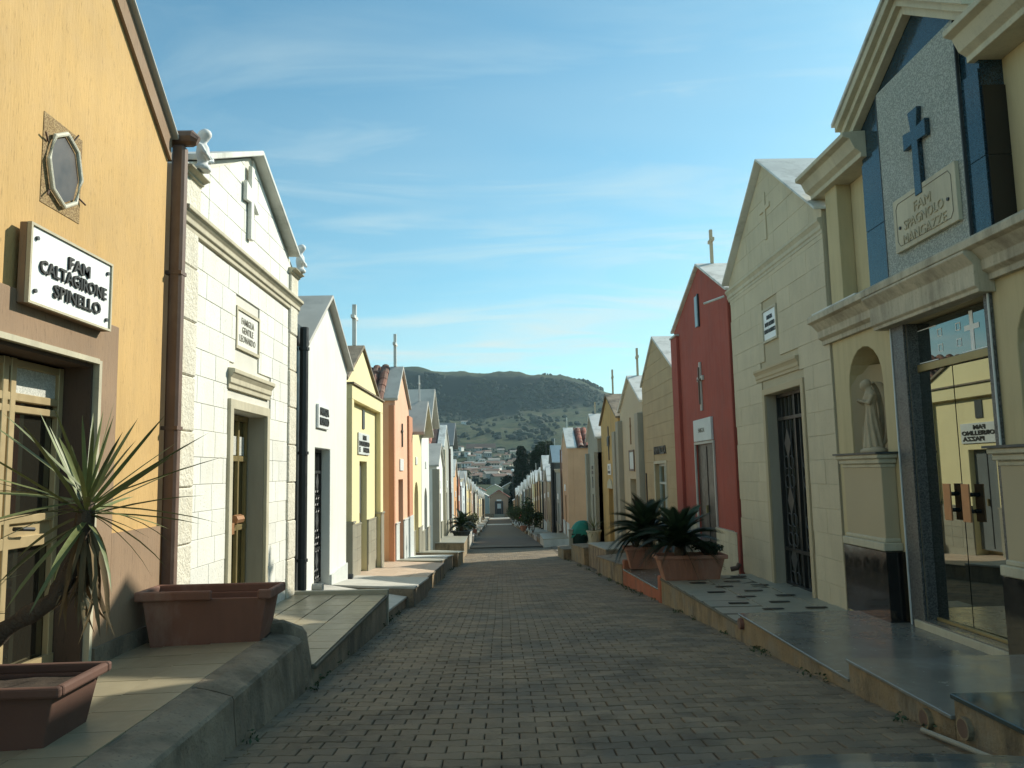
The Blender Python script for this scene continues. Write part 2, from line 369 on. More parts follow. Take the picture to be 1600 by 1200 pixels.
# ------------------------------------------------------------------ ground, hills
SKYL = [(-900, 700), (0, 600), (400, 574), (600, 573), (629, 575), (690, 580), (730, 584), (790, 587), (860, 590), (890, 598), (920, 607), (940, 617), (1000, 640), (1200, 668), (1700, 690), (2600, 720)]
SCARP = [(-900, 720), (0, 680), (500, 660), (600, 640), (676, 652), (740, 661), (800, 652), (860, 643), (940, 634), (1000, 655), (1200, 690), (2600, 725)]
def hill(x, y):
    px = 783 + FPX * x / max(y, 60)
    zz = lambda yy, py: 1.2 + (738 - py) / FPX * yy
    t = [(175, -8.3), (260, -9.0), (420, zz(420, 760)), (600, zz(600, 742)), (800, zz(800, 722)), (1000, zz(1000, 700)), (1250, zz(1250, 676)),
         (1500, zz(1500, table(SCARP, px))), (1580, zz(1580, table(SKYL, px) + 8)), (1800, zz(1800, table(SKYL, px)))]
    if y <= 175: return road(y) - .06
    h = table(t, y) if y <= 1800 else lerp(zz(1800, table(SKYL, px)), 40, min(1, (y - 1800) / 1500))
    a = min(1, max(0, (y - 260) / 700))
    n = noise.fractal(Vector((x / 230, y / 230, 0)), 1, 2.1, 6) * 13 * a
    if y > 1250:
        n += noise.ridged_multi_fractal(Vector((x / 85, y / 300, 3)), 1, 2, 4, 1, 2) * 8 * min(1, (y - 1250) / 200) * (1 if y < 1700 else max(.15, 1 - (y - 1700) / 100))
        n *= 1 if y < 1650 else max(.35, 1 - (y - 1650) / 200)
    return h + n
def ground_mesh():
    ys = [-40, -10, 0, 10, 20, 30, 32, 36, 43, 60, 80, 100, 123, 156, 175, 200, 230, 260, 300]
    while ys[-1] < 1450: ys.append(ys[-1] + 24)
    while ys[-1] < 1850: ys.append(ys[-1] + 11)
    while ys[-1] < 3400: ys.append(ys[-1] + 120)
    nx = 260; vs = []; fs = []
    for y in ys:
        for i in range(nx + 1):
            u = (i / nx) * 2 - 1; u = (abs(u) ** 1.7) * math.copysign(1, u)
            x = u * (1.9 * max(y, 60) + 120)
            vs.append((x, y, hill(x, y)))
    for j in range(len(ys) - 1):
        for i in range(nx): a = j * (nx + 1) + i; fs.append((a, a + 1, a + nx + 2, a + nx + 1))
    me = bpy.data.meshes.new('ground'); me.from_pydata(vs, [], fs)
    for p in me.polygons: p.use_smooth = True
    return me
m_hill = bpy.data.materials.new('hill_ground'); m_hill.use_nodes = True
def _hill():
    nt = m_hill.node_tree; N = nt.nodes; L = nt.links; b = N['Principled BSDF']; b.inputs['Roughness'].default_value = .95
    b.inputs['Specular IOR Level'].default_value = .1
    g = N.new('ShaderNodeNewGeometry'); sp = N.new('ShaderNodeSeparateXYZ'); L.new(g.outputs['Position'], sp.inputs[0])
    def noi(sc, det, off=0):
        n = N.new('ShaderNodeTexNoise'); n.inputs['Scale'].default_value = sc; n.inputs['Detail'].default_value = det; n.inputs['Roughness'].default_value = .65
        if off:
            v = N.new('ShaderNodeVectorMath'); v.inputs[1].default_value = (off, off, off); L.new(g.outputs['Position'], v.inputs[0]); L.new(v.outputs[0], n.inputs[0])
        else: L.new(g.outputs['Position'], n.inputs[0])
        return n.outputs[0]
    def rng(s, a, b_, c, d):
        r = N.new('ShaderNodeMapRange'); L.new(s, r.inputs[0])
        for i, v in enumerate((a, b_, c, d)): r.inputs[i + 1].default_value = v
        return r.outputs[0]
    def mix(f, a, b_):
        x = N.new('ShaderNodeMix'); x.data_type = 'RGBA'
        if isinstance(f, (int, float)): x.inputs[0].default_value = f
        else: L.new(f, x.inputs[0])
        for i, v in ((6, a), (7, b_)):
            if isinstance(v, tuple): x.inputs[i].default_value = (*v, 1)
            else: L.new(v, x.inputs[i])
        return x.outputs[2]
    c = mix(rng(noi(.012, 5), .42, .60, 0, 1), (.062, .070, .030), (.030, .050, .022))
    c = mix(rng(noi(.03, 6, 50), .55, .62, 0, 1), c, (.015, .027, .014))
    c = mix(rng(noi(.02, 4, 90), .60, .68, 0, .9), c, (.10, .085, .05))
    vo = N.new('ShaderNodeTexVoronoi'); vo.inputs['Scale'].default_value = .11; L.new(g.outputs['Position'], vo.inputs[0])
    c = mix(rng(vo.outputs['Distance'], .22, .34, .85, 0), c, (.02, .032, .016))
    # the scarp: scrub and rock, darkened in colour to imitate its shade
    sc = mix(rng(noi(.02, 8, 20), .4, .62, 0, 1), (.006, .015, .013), (.013, .021, .018))
    far = rng(sp.outputs[1], 1440, 1520, 0, 1); top = rng(sp.outputs[1], 1590, 1640, 1, 0)
    mm = N.new('ShaderNodeMath'); mm.operation = 'MULTIPLY'; L.new(far, mm.inputs[0]); L.new(top, mm.inputs[1])
    c = mix(mm.outputs[0], c, sc)
    near = rng(sp.outputs[1], 165, 240, 1, 0)
    c = mix(near, c, (.13, .12, .095))
    L.new(c, b.inputs['Base Color'])
_hill()
gme = ground_mesh(); gme.materials.append(m_hill)
ground = bpy.data.objects.new('ground', gme); COL.objects.link(ground); ground['kind'] = 'structure'

# ------------------------------------------------------------------ road and pavers
def strip(name, ys, xl, xr, dz, m, kind='structure'):
    vs = []; fs = []
    for y in ys: z = road(y) + dz; vs += [(xl(y), y, z), (xr(y), y, z)]
    for i in range(len(ys) - 1): fs.append((2 * i, 2 * i + 1, 2 * i + 3, 2 * i + 2))
    me = bpy.data.meshes.new(name); me.from_pydata(vs, [], fs); me.materials.append(m)
    o = bpy.data.objects.new(name, me); COL.objects.link(o); o['kind'] = kind; return o
rys = sorted(set([-6, 0] + [p[0] for p in ROAD if 0 < p[0] < 170] + list(range(2, 40, 2)) + [169]))
rd = strip('road', [y for y in rys if y <= 40], lambda y: table(EDGE_L, y) - .45, lambda y: table(EDGE_R, y) + .3, -.028, m_sand)
rd2 = strip('far_road', [y for y in rys if y >= 40], lambda y: table(EDGE_L, y) - .3, lambda y: table(EDGE_R, y) + .3, -.01, m_asphalt)
cs = strip('cross_street', [30.3, 32, 34.6], lambda y: -26, lambda y: table(EDGE_L, y) - .5, -.012, m_asphalt)
cs2 = strip('cross_street', [33.5, 36, 42.5], lambda y: table(EDGE_R, y) + .32, lambda y: 26, -.012, m_asphalt)
PW, PD = .205, .132
def paver_poly(j=.003, sh=.012):
    a, b, c = PW / 2 - j, PD / 2 + sh / 2 - j, PD / 2 - sh / 2 - j
    return [(-a, -b), (-a * .62, -b), (-a * .28, -c), (a * .28, -c), (a * .62, -b), (a, -b), (a, b), (a * .62, b), (a * .28, c), (-a * .28, c), (-a * .62, b), (-a, b)]
def paver_geo():
    p = paver_poly(); q = [(x - math.copysign(.0045, x), y - math.copysign(.0045, y)) for x, y in p]
    vs = [(x, y, -.03) for x, y in p] + [(x, y, -.0045) for x, y in p] + [(x, y, 0) for x, y in q]; n = len(p); fs = [[2 * n + i for i in range(n)]]
    for k in (0, 1):
        for i in range(n): fs.append([k * n + i, k * n + (i + 1) % n, (k + 1) * n + (i + 1) % n, (k + 1) * n + i])
    return vs, fs
def pavers():
    pv, pf = paver_geo()
    pm = bpy.data.meshes.new('paver'); pm.from_pydata(pv, [], pf); pm.materials.append(m_paver)
    V = []; F = []; T = []; nobj = 0; rows = []
    y = 2.6; r = 0
    while y < 40.2:
        rows.append((r, y)); y += PD; r += 1
    for r, y in rows:
        xl = table(EDGE_L, y) - .40; xr = table(EDGE_R, y) + .22
        x = -3.2 + (PW / 2 if r % 2 else 0)
        slope = -math.atan2(road(y) - road(y + .2), .2)
        while x < xr:
            if x > xl:
                wob = .006 * math.sin(y * 1.3 + x) + R.uniform(-.0012, .0012)
                z = road(y) + .012 * math.sin(x * 1.7 + 1) * math.sin(y * .9) * .6 - .004 + R.uniform(-.0025, .0022)
                yy = y + .012 * math.sin(x * .8 + y * .25)
                rx, ry, rz = slope + R.uniform(-.012, .012), R.uniform(-.014, .014), R.uniform(-.012, .012)
                px = 783 + FPX * x / y
                if y > 4.05 and nobj < 300 and 470 < px < 1380:
                    o = bpy.data.objects.new('brick', pm); COL.objects.link(o); o.parent = rd; o.location = (x + wob, yy, z); o.rotation_euler = (rx, ry, rz); nobj += 1
                else:
                    M4 = Matrix.Translation((x + wob, yy, z)) @ (Matrix.Rotation(rz, 3, 'Z') @ Matrix.Rotation(ry, 3, 'Y') @ Matrix.Rotation(rx, 3, 'X')).to_4x4()
                    n = len(V)
                    if y < 22:
                        V += [tuple(M4 @ Vector(v)) for v in pv]; F += [[i + n for i in f] for f in pf]; T += [R.random()] * len(pv)
                    else:
                        k = 12; V += [tuple(M4 @ Vector(v)) for v in pv[k:]]; T += [R.random()] * (len(pv) - k)
                        F += [[i - k + n for i in f] for f in pf[:1] + pf[13:]]
            x += PW
    me = bpy.data.meshes.new('brick_field'); me.from_pydata(V, [], F); me.materials.append(m_paver)
    a = me.attributes.new('tone', 'FLOAT', 'POINT'); a.data.foreach_set('value', T)
    o = bpy.data.objects.new('brick_field', me); COL.objects.link(o); o.parent = rd; o['kind'] = 'stuff'
pavers()
for yy, nm in ((123, 'pale_strip'), (156, 'pale_strip')):  # pale raised bands across the far road
    s = MB().box(table(EDGE_L, yy) + .1, table(EDGE_R, yy) - .05, yy - .7, yy + .7, road(yy) - .3, road(yy) + .11).build(nm, m_white, loc=(0, yy, road(yy)), bevel=.02); s['kind'] = 'structure'

# ------------------------------------------------------------------ terraces (raised forecourts)
def terrace(side, y0, y1, xw, xe, z0w, z0e, z1w, z1e, mtop, mside, name='forecourt', cope=.035, cope_m=None, tile=None, tile_m=None, depth=.9, lab=None):
    """side -1 left / +1 right; a slab with a nosing; sloping top given by its four corner heights"""
    b = MB(); c = cope
    p = [(xw, y0, z0w - c), (xe, y0, z0e - c), (xe, y1, z1e - c), (xw, y1, z1w - c)]
    base = min(z0e, z1e, z0w, z1w) - depth
    b.hexa([(x, y, base) for x, y, z in p] + p)
    o = b.build(name, mside, loc=(xe, (y0 + y1) / 2, base), bevel=.008); o['kind'] = 'structure'
    t = MB(); e = xe - side * .02
    q = [(xw, y0 + .004, z0w), (e, y0 + .004, z0e), (e, y1 - .004, z1e), (xw, y1 - .004, z1w)]
    t.hexa([(x, y, z - c + .002) for x, y, z in q] + q); top = t.build('paving_slab', mtop, o, root=o, bevel=.004)
    if tile:
        tw, td = tile; nx = max(1, int(abs(e - xw) / tw)); ny = max(1, round((y1 - y0) / td)); td = (y1 - y0 - .01) / ny; tw2 = (abs(e - xw) - .04) / nx
        tb = MB().box(-tw2 / 2 + .004, tw2 / 2 - .004, -td / 2 + .004, td / 2 - .004, 0, .008); me = tb.mesh('tile'); me.materials.append(tile_m)
        for i in range(nx):
            for j in range(ny):
                x = min(e, xw) + .02 + (i + .5) * tw2; y = y0 + .005 + (j + .5) * td
                s = (x - xw) / (xe - xw); t_ = (y - y0) / (y1 - y0)
                z = lerp(lerp(z0w, z0e, s), lerp(z1w, z1e, s), t_) + .001 + R.uniform(0, .002)
                sl = math.atan2(lerp(z1w, z1e, s) - lerp(z0w, z0e, s), y1 - y0); sx = -math.atan2(z0e - z0w, xe - xw)
                piece('floor_tile', me, o, (x, y, z), (sl, sx, R.uniform(-.003, .003)))
    return o
XL, XR = -2.75, 3.9
# left side
T1 = terrace(-1, 1.2, 6.30, XL - .1, -1.80, .0, .02, -.04, .0, m_grout, m_concrete, tile=(.33, .33), tile_m=m_tilebeige, cope=.02)
cb = MB()   # broad sloping concrete kerb along the first forecourt
for a, b_ in ((1.2, 3.4), (3.415, 4.72), (4.735, 6.30)):
    prof = [(-1.82, -1.1), (-1.82, .0), (-1.80, .012), (-1.72, .006), (-1.64, -.012), (-1.565, -.04), (-1.553, -.06), (-1.55, -.14), (-1.54, -.24), (-1.53, -.36), (-1.50, -1.1)]; ns = int((b_ - a) / .055); vs = []; fs = []; npr = len(prof)
    for i in range(ns + 1):
        y_ = lerp(a, b_, i / ns)
        for k, (x_, z_) in enumerate(prof):
            q_ = Vector((x_ * 9, y_ * 7, z_ * 9)); d_ = .005 * noise.noise(q_) + .008 * noise.noise(q_ * 3.1); e_ = 1 if 2 <= k <= 9 else 0
            if abs(i - ns) < 1 or i == 0: d_ -= .012
            vs.append((x_ + d_ * e_ * (1 if k > 3 else .3), y_, z_ + d_ * e_ * (1 if k < 8 else .2)))
    for i in range(ns):
        for k in range(npr - 1): fs.append((i * npr + k, i * npr + k + 1, (i + 1) * npr + k + 1, (i + 1) * npr + k))
    fs += [tuple(range(npr)), tuple(range(ns * npr, (ns + 1) * npr))]
    cb.add(vs, fs)
kerb = cb.build('kerb', m_concrete, loc=(-1.6, 4, -.5)); kerb['kind'] = 'structure'
kb = MB(); kb.box(-2.75, -1.9, 6.302, 6.50, -.4, .075)
kb2 = MB(); kb2.add([(-1.88, 6.2, -.9), (-1.47, 6.2, -.9), (-1.45, 6.6, -.9), (-1.88, 6.6, -.9), (-1.88, 6.22, .10), (-1.68, 6.24, .12), (-1.58, 6.55, -.02), (-1.88, 6.56, .08)],
    [(0, 3, 2, 1), (4, 5, 6, 7), (0, 1, 5, 4), (1, 2, 6, 5), (2, 3, 7, 6), (3, 0, 4, 7)])
lump = kb2.build('broken_kerb_end', m_concrete, loc=(-1.6, 6, -.5), bevel=.03); tag(lump, 'broken lump of concrete where the near left kerb ends above the lower forecourt', 'kerb end')
lw = kb.build('low_wall', m_concrete, loc=(-2.2, 6, -.3), bevel=.01); tag(lw, 'low concrete upstand with a pale marble slab on top behind the empty planter', 'low wall')
MB().box(-2.7, -1.86, 6.30, 6.51, .077, .095).build('marble_slab', m_paleslab, lw)
T2 = terrace(-1, 6.51, 10.5, XL - .1, -1.52, -.30, -.30, -.33, -.36, m_grout, m_concrete, tile=(.3, .3), tile_m=m_tilebeige, cope=.03)
MB().box(-2.8, -1.5, 10.5, 10.58, -.8, -.285).build('kerb', m_paleslab, loc=(-2, 10.5, -.5), bevel=.006)['kind'] = 'structure'
T3 = terrace(-1, 10.58, 12.78, XL - .1, -1.55, -.35, -.58, -.50, -.72, m_greyslab, m_concrete)
zz = lambda y, d: road(y) + d
T4 = terrace(-1, 12.78, 15.2, XL - .3, -1.42, -.50, -.58, -.66, -.74, m_greyslab, m_concrete)
T5 = terrace(-1, 15.2, 20.6, XL - .9, -1.5, -.68, -.80, -.98, -1.08, m_grout, m_concwarm, tile=(.35, .35), tile_m=m_tilepink, cope=.03)
T5b = terrace(-1, 20.6, 23.0, XL - .9, -1.6, -.96, -1.02, -1.18, -1.2, m_paleslab, m_concrete)
T6 = terrace(-1, 23.0, 26.0, XL - .9, -1.62, -1.15, -1.17, -1.4, -1.42, m_bluest, m_concrete)
T7 = terrace(-1, 26.0, 30.2, XL - .9, -1.45, -1.30, -1.35, -1.6, -1.72, m_paleslab, m_concwarm)
# right side
TR0 = terrace(1, .8, 4.44, XR + 2.0, 2.45, -.05, -.05, -.05, -.05, m_darkmarble, m_concwarm, cope=.03)
TR1 = terrace(1, 4.44, 5.77, XR + 2.0, 2.45, -.17, -.17, -.17, -.17, m_marble, m_concwarm, cope=.025)
TR1b = terrace(1, 5.77, 8.4, XR + .4, 2.46, -.31, -.31, -.31, -.31, m_marble, m_concwarm, cope=.025)
step = MB().box(XR - .75, XR + .4, 5.77, 7.7, -.309, -.245)
TR2 = terrace(1, 8.4, 12.55, XR + .4, 2.47, -.42, -.42, -.46, -.50, m_grout, m_concwarm, tile=(.55, .52), tile_m=m_paleslab, cope=.03)
ib = MB().box(-.12, .12, -.035, .035, 0, .004); ime = ib.mesh('inlay'); ime.materials.append(m_inlay)
for j in range(8):
    for i in range(3):
        y = 8.75 + j * .5; x = 2.85 + i * .5 + (.25 if j % 2 else 0)
        if x < XR - .1: piece('dark_inlay', ime, TR2, (x, y, lerp(-.42, lerp(-.46, -.50, (XR - x) / 1.4), (y - 8.4) / 4.1) + .011))
TR3 = terrace(1, 12.75, 16.6, XR + .4, 2.50, -.66, -.70, -.70, -.84, m_marble, m_redconc, cope=.03)
rb = MB().box(2.45, 2.62, 12.55, 12.75, -1.2, -.47); rbo = rb.build('red_painted_kerb_end', m_redconc, loc=(2.5, 12.6, -1.2), bevel=.02)
tag(rbo, 'larger red painted concrete stub at the corner under the nearer cycad planter', 'kerb end')
rb = MB().box(2.5, 2.64, 16.55, 16.75, -1.5, -.66); rbo = rb.build('red_painted_kerb_end', m_redconc, loc=(2.5, 16.6, -1.5), bevel=.02)
tag(rbo, 'small red painted concrete stub beside the farther cycad planter', 'kerb end')
TR4 = terrace(1, 16.75, 21.2, XR + .4, 2.48, -.70, -.76, -.9, -1.05, m_concrete, m_concwarm, cope=.02)
TR5 = terrace(1, 21.2, 25.6, XR + .4, 2.75, -.84, -.88, -1.05, -1.1, m_paleslab, m_concrete)
TR6 = terrace(1, 25.6, 30.3, XR + .4, 2.6, -1.15, -1.25, -1.5, -1.55, m_concrete, m_concwarm)
TR7 = terrace(1, 30.3, 33.3, XR + .4, 2.3, -1.68, -1.75, -1.8, -1.9, m_concrete, m_concwarm)
# ------------------------------------------------------------------ tomb builder
SPLIT = {'plinth', 'plinth_cap', 'moulding', 'pipe_bracket', 'pilaster_base', 'base_cap', 'granite_reveal', 'door_surround', 'reveal', 'edge_bead', 'panel_edge', 'frosted_pane', 'lower_panel', 'name_letters', 'portrait', 'wing_cornice'}
class Tomb:
    def __init__(s, side, X, y0, y1, zb, label, group=None, name='family_tomb', cat='tomb'):
        s.side = side; s.o = -side; s.X = X; s.y0 = y0; s.y1 = y1; s.zb = zb
        s.root = thing(name, label, cat, (X, (y0 + y1) / 2, zb), group)
    def mb(s, dw=0): return MB(s.X + s.o * dw, s.o)
    def F(s, px, py, w=0): return atX(px, py, s.X + s.o * w)
    def put(s, name, b, m, parent=None, bevel=0, smooth=False):
        if name in SPLIT and len(b.cut) > 1:
            first = None; cuts = b.cut + [(len(b.v), len(b.f))]
            for (v0, f0), (v1, f1) in zip(cuts, cuts[1:]):
                q = MB(); q.v = b.v[v0:v1]; q.f = [[i - v0 for i in f] for f in b.f[f0:f1]]
                o = q.build(name, m, parent or s.root, bevel=bevel, smooth=smooth, root=s.root); first = first or o
            return first
        return b.build(name, m, parent or s.root, bevel=bevel, smooth=smooth, root=s.root)
    def wall(s, ze, yp, zp, m, D=3.4, hole=None, ye0=None, ye1=None, th=.3, low=.9, arch=False, ze1=None):
        """front wall with a doorway notch, solid body behind"""
        y0, y1, zb = s.y0, s.y1, s.zb - low
        ze1 = ze if ze1 is None else ze1
        b = s.mb()
        top = [(y1, ze1), (yp, zp), (y0, ze)]
        if hole:
            a, c, zt = hole
            if arch:
                r = (c - a) / 2; n = 8
                arc = [(a + r - r * math.cos(PI * k / n), zt - r + r * math.sin(PI * k / n)) for k in range(n + 1)]
            else: arc = [(a, zt), (c, zt)]
            poly = [(y0, zb), (a, zb)] + arc + [(c, zb), (y1, zb)] + top
        else: poly = [(y0, zb), (y1, zb)] + top
        b.prism(poly, -th, 0)
        b.prism([(y0, zb), (y1, zb)] + top, -D, -th - .001)
        s.D = D
        s.wallobj = s.put('wall', b, m, bevel=.008); return s.wallobj
    def roof(s, ze, yp, zp, m, w0=None, w1=.12, th=.09, side=.12, ye=None, ze1=None, name='roof', y0=None, y1=None):
        y0 = s.y0 if y0 is None else y0; y1 = s.y1 if y1 is None else y1; ze1 = ze if ze1 is None else ze1
        k0 = (zp - ze) / (yp - y0); k1 = (zp - ze1) / (y1 - yp)
        b = s.mb(); g = .004
        a = [(y0 - side, ze - side * k0 + g), (yp, zp + g), (y1 + side, ze1 - side * k1 + g)]
        b.prism(a + [(p, q + th) for p, q in a[::-1]], -(s.D + .1) if w0 is None else w0, w1)
        return s.put(name, b, m, bevel=.008)
    def tiles(s, ze, yp, zp, m, w0, w1, side=.1, pitch=.2, row=.28, th=.1, far=False, ze1=None):
        """rows of curved tiles on both slopes, each tile a piece"""
        b = MB(); n = 5; r = pitch * .46; L_ = row * 1.18
        vs = []; 
        for e, (q, rr) in enumerate(((0, r), (L_, r * .86))):
            for k in range(n + 1):
                t = PI * k / n; vs.append((rr * math.cos(t), q, rr * .75 * math.sin(t)))
            for k in range(n + 1):
                t = PI * k / n; vs.append(((rr - .018) * math.cos(t), q, (rr - .018) * .75 * math.sin(t)))
        m_ = n + 1; fs = []
        for k in range(n): fs += [(k, k + 1, 2 * m_ + k + 1, 2 * m_ + k), (m_ + k, 3 * m_ + k, 3 * m_ + k + 1, m_ + k + 1), (k, m_ + k, m_ + k + 1, k + 1)]
        me = bpy.data.meshes.new('roof_tile'); me.from_pydata(vs, [], fs); me.materials.append(m)
        par = s.put('roof', s.mb().prism([(s.y0 - side, ze - side * .6 + .01), (yp, zp + .01), (s.y1 + side, ze - side * .6 + .01), (s.y1 + side, ze - side * .6 + .06), (yp, zp + .07), (s.y0 - side, ze - side * .6 + .06)], w0, w1), m_tiledark)
        ya, yb = (s.y0, s.y1)
        for sgn, ye in ((1, ya), (-1, yb)):
            if far and sgn == (-1): continue
            run = abs(yp - ye) + side; slope = (zp - ze) / abs(yp - ye); ang = math.atan(slope); ln = run / math.cos(ang)
            rows = int(ln / row)
            for j in range(rows):
                d = j * row * math.cos(ang)
                y = ye - sgn * side + sgn * d; z = ze - side * slope + d * slope + .075
                k = w0 + pitch * .5
                while k < w1 - pitch * .3:
                    x = s.X + s.o * k
                    o = bpy.data.objects.new('roof_tile', me); COL.objects.link(o); o.parent = par
                    o.location = Vector((x, y, z)) - LOC[s.root.name]
                    o.rotation_euler = (ang + R.uniform(-.03, .05), 0, R.uniform(-.04, .04)) if sgn > 0 else (ang + R.uniform(-.03, .05), 0, PI + R.uniform(-.04, .04))
                    k += pitch
        return par
    def door(s, a, c, zt, kind='plain', rec=.28, m=None, zbot=None, frame=None):
        z0 = s.zb if zbot is None else zbot
        w = -rec
        d = None
        if kind == 'plain':
            d = s.put('door', s.mb().box(w - .05, w, a + .002, c - .002, z0, zt - .002), m or m_greydoor)
            b = s.mb(); mid = (a + c) / 2
            b.box(w, w + .012, mid - .01, mid + .01, z0 + .05, zt - .05)
            s.put('door_seam', b, m_iron, d)
            s.put('handle', s.mb().box(w + .003, w + .05, mid + .03, mid + .055, z0 + .95, z0 + 1.1), m_brassdk, d)
        elif kind == 'iron':
            d = s.put('door', s.mb().box(w - .06, w - .03, a + .002, c - .002, z0, zt - .002), m_glassd)
            f = s.mb()
            for y in (a + .01, (a + c) / 2 - .02, c - .05): f.box(w - .03, w + .015, y, y + .04, z0, zt)
            for z in (z0 + .02, z0 + .5, zt - .38, zt - .05): f.box(w - .029, w + .014, a + .01, c - .01, z, z + .045)
            s.put('door_frame', f, m_iron, d)
            nb = 6
            me = None
            for half in (0, 1):
                ya = a + .05 + half * ((c - a) / 2 - .03); yb = ya + (c - a) / 2 - .09
                for k in range(nb // 2 + 1):
                    y = lerp(ya, yb, (k + .5) / (nb // 2 + 1))
                    bar = s.mb(); bar.box(w - .02, w - .004, y - .006, y + .006, z0 + .04, zt - .06); s.put('bar', bar, m_irongrey, d)
            sc = s.mb()
            def ring(yc, zc, r, n=10):
                pts = [(w, yc + r * math.cos(2 * PI * k / n), zc + r * math.sin(2 * PI * k / n)) for k in range(n + 1)]
                sc.tube(pts, .008, 4, False)
            for yc, rr in (((a + (a + c) / 2) / 2, (c - a) * .11), (((a + c) / 2 + c) / 2, (c - a) * .11)):
                z = z0 + .14; k = 0
                while z < zt - .45:
                    if k % 3 == 1:
                        sc.prism([(yc, z - rr * 1.4), (yc + rr * .8, z), (yc, z + rr * 1.4), (yc - rr * .8, z)], w - .012, w + .006)
                    else:
                        ring(yc - rr * .6, z, rr * .6); ring(yc + rr * .6, z, rr * .6)
                    z += rr * 1.75; k += 1
            s.put('scrollwork', sc, m_irongrey, d)
        elif kind == 'glass':
            d = s.put('door', s.mb().box(w - .05, w - .02, a + .002, c - .002, z0, zt - .002), m_glassd)
            f = s.mb(); mm = m or m_alu
            for y in (a + .004, (a + c) / 2 - .03, c - .064): f.box(w - .02, w + .012, y, y + .06, z0, zt)
            for z in (z0 + .001, z0 + .9, zt - .5, zt - .06): f.box(w - .019, w + .011, a + .005, c - .005, z, z + .055)
            s.put('door_frame', f, mm, d)
        return d
    def surround(s, a, c, zt, m, w=.1, p=.03, zbot=None, rec=.2):
        z0 = s.zb if zbot is None else zbot
        b = s.mb(); b.prism([(a - w, z0), (a, z0), (a, zt), (c, zt), (c, z0), (c + w, z0), (c + w, zt + w), (a - w, zt + w)], .0015, p)
        return s.put('door_surround', b, m, bevel=.005)
    def cornice(s, ya, yb, z0, z1, p, m, name='cornice', steps=3, w0=0.0015):
        h = z1 - z0
        pr = [(w0, z0), (p * .35, z0), (p * .35, z0 + h * .22), (p * .55, z0 + h * .30), (p * .55, z0 + h * .55), (p * .85, z0 + h * .75), (p, z0 + h * .80), (p, z1), (w0, z1 + .012)]
        b = s.mb(); b.extrude_y(pr, ya, yb); return s.put(name, b, m, bevel=.004)
    def plaque(s, ya, yb, z0, z1, m, p=.03, w0=.002, label=None, frame=None, fm=None):
        o = s.put('plaque', s.mb().box(w0, p, ya, yb, z0, z1), m, bevel=.004)
        if label: o['label'] = label
        if frame:
            b = s.mb(); f = frame
            b.box(w0, p + .015, ya - f, ya - .001, z0 - f, z1 + f); b.box(w0, p + .015, yb + .001, yb + f, z0 - f, z1 + f)
            b.box(w0, p + .0145, ya - .0005, yb + .0005, z1 + .001, z1 + f - .001); b.box(w0, p + .0145, ya - .0005, yb + .0005, z0 - f + .001, z0 - .001)
            s.put('plaque_frame', b, fm or m, o)
        return o
    def text(s, parent, lines, size, ya, yb, z0, z1, m, w, ex=.006, bold=0., sp=1.0, wf=.85):
        return lettering(lines, size, parent, s.X, s.o, (ya + yb) / 2, (z0 + z1) / 2, m, ex, sp, w, width=(yb - ya) * wf, bold=bold)
    def cross(s, y, z0, z1, w, m, t=.06, arm=.34, bw=None, armz=.68, name='cross', flare=0.):
        """upright on the wall or on the ridge"""
        b = s.mb(); h = z1 - z0; za = z0 + h * armz; t2 = bw or t
        b.box(w, w + t, y - t2 / 2, y + t2 / 2, z0, z1)
        b.box(w - .001, w + t + .001, y - arm / 2, y - t2 / 2 - .0005, za - t2 / 2, za + t2 / 2)
        b.box(w - .001, w + t + .001, y + t2 / 2 + .0005, y + arm / 2, za - t2 / 2, za + t2 / 2)
        return s.put(name, b, m, bevel=.004)
    def pipe(s, y, z0, z1, m, w=.07, r=.045, elbow=.2, brackets=3):
        b = s.mb(); X = s.X
        pts = [(w, y, z1), (w, y, z0 + .12), (w + .03, y, z0 + .05), (w + elbow, y, z0 + .03)]
        b.tube(pts, r, 8); o = s.put('drainpipe', b, m, smooth=False)
        c = s.mb()
        for k in range(brackets):
            z = lerp(z0 + .5, z1 - .3, k / max(1, brackets - 1)); c.tube([(w, y, z - .02), (w, y, z + .02)], r * 1.25, 8)
        s.put('pipe_bracket', c, m, o); return o
    def plinth(s, z, m, p=.035, hole=None, ya=None, yb=None, blocks=None):
        ya = s.y0 if ya is None else ya; yb = s.y1 if yb is None else yb
        segs = [(ya, yb)] if not hole else [(ya, hole[0]), (hole[1], yb)]
        b = s.mb()
        for a, c in segs:
            if c - a > .02: b.box(.001, p, a, c, s.zb - .7, z - .03)
        o = s.put('plinth', b, m, bevel=.004)
        c2 = s.mb()
        for a, c in segs:
            if c - a > .02: c2.box(.001, p + .02, a - .01, c + .01, z - .0295, z)
        s.put('plinth_cap', c2, m, o)
        if blocks:
            bl = MB(0, 1); h = (z - .03 - s.zb) / blocks
            for a, c in segs:
                n = max(1, round((c - a) / .45))
                for r_ in range(blocks):
                    for k in range(n):
                        q = s.mb().box(p + .0005, p + .008, lerp(a, c, k / n) + .004, lerp(a, c, (k + 1) / n) - .004, s.zb + r_ * h + .003, s.zb + (r_ + 1) * h - .003)
                        s.put('stone_block', q, m, o, bevel=0)
        return o

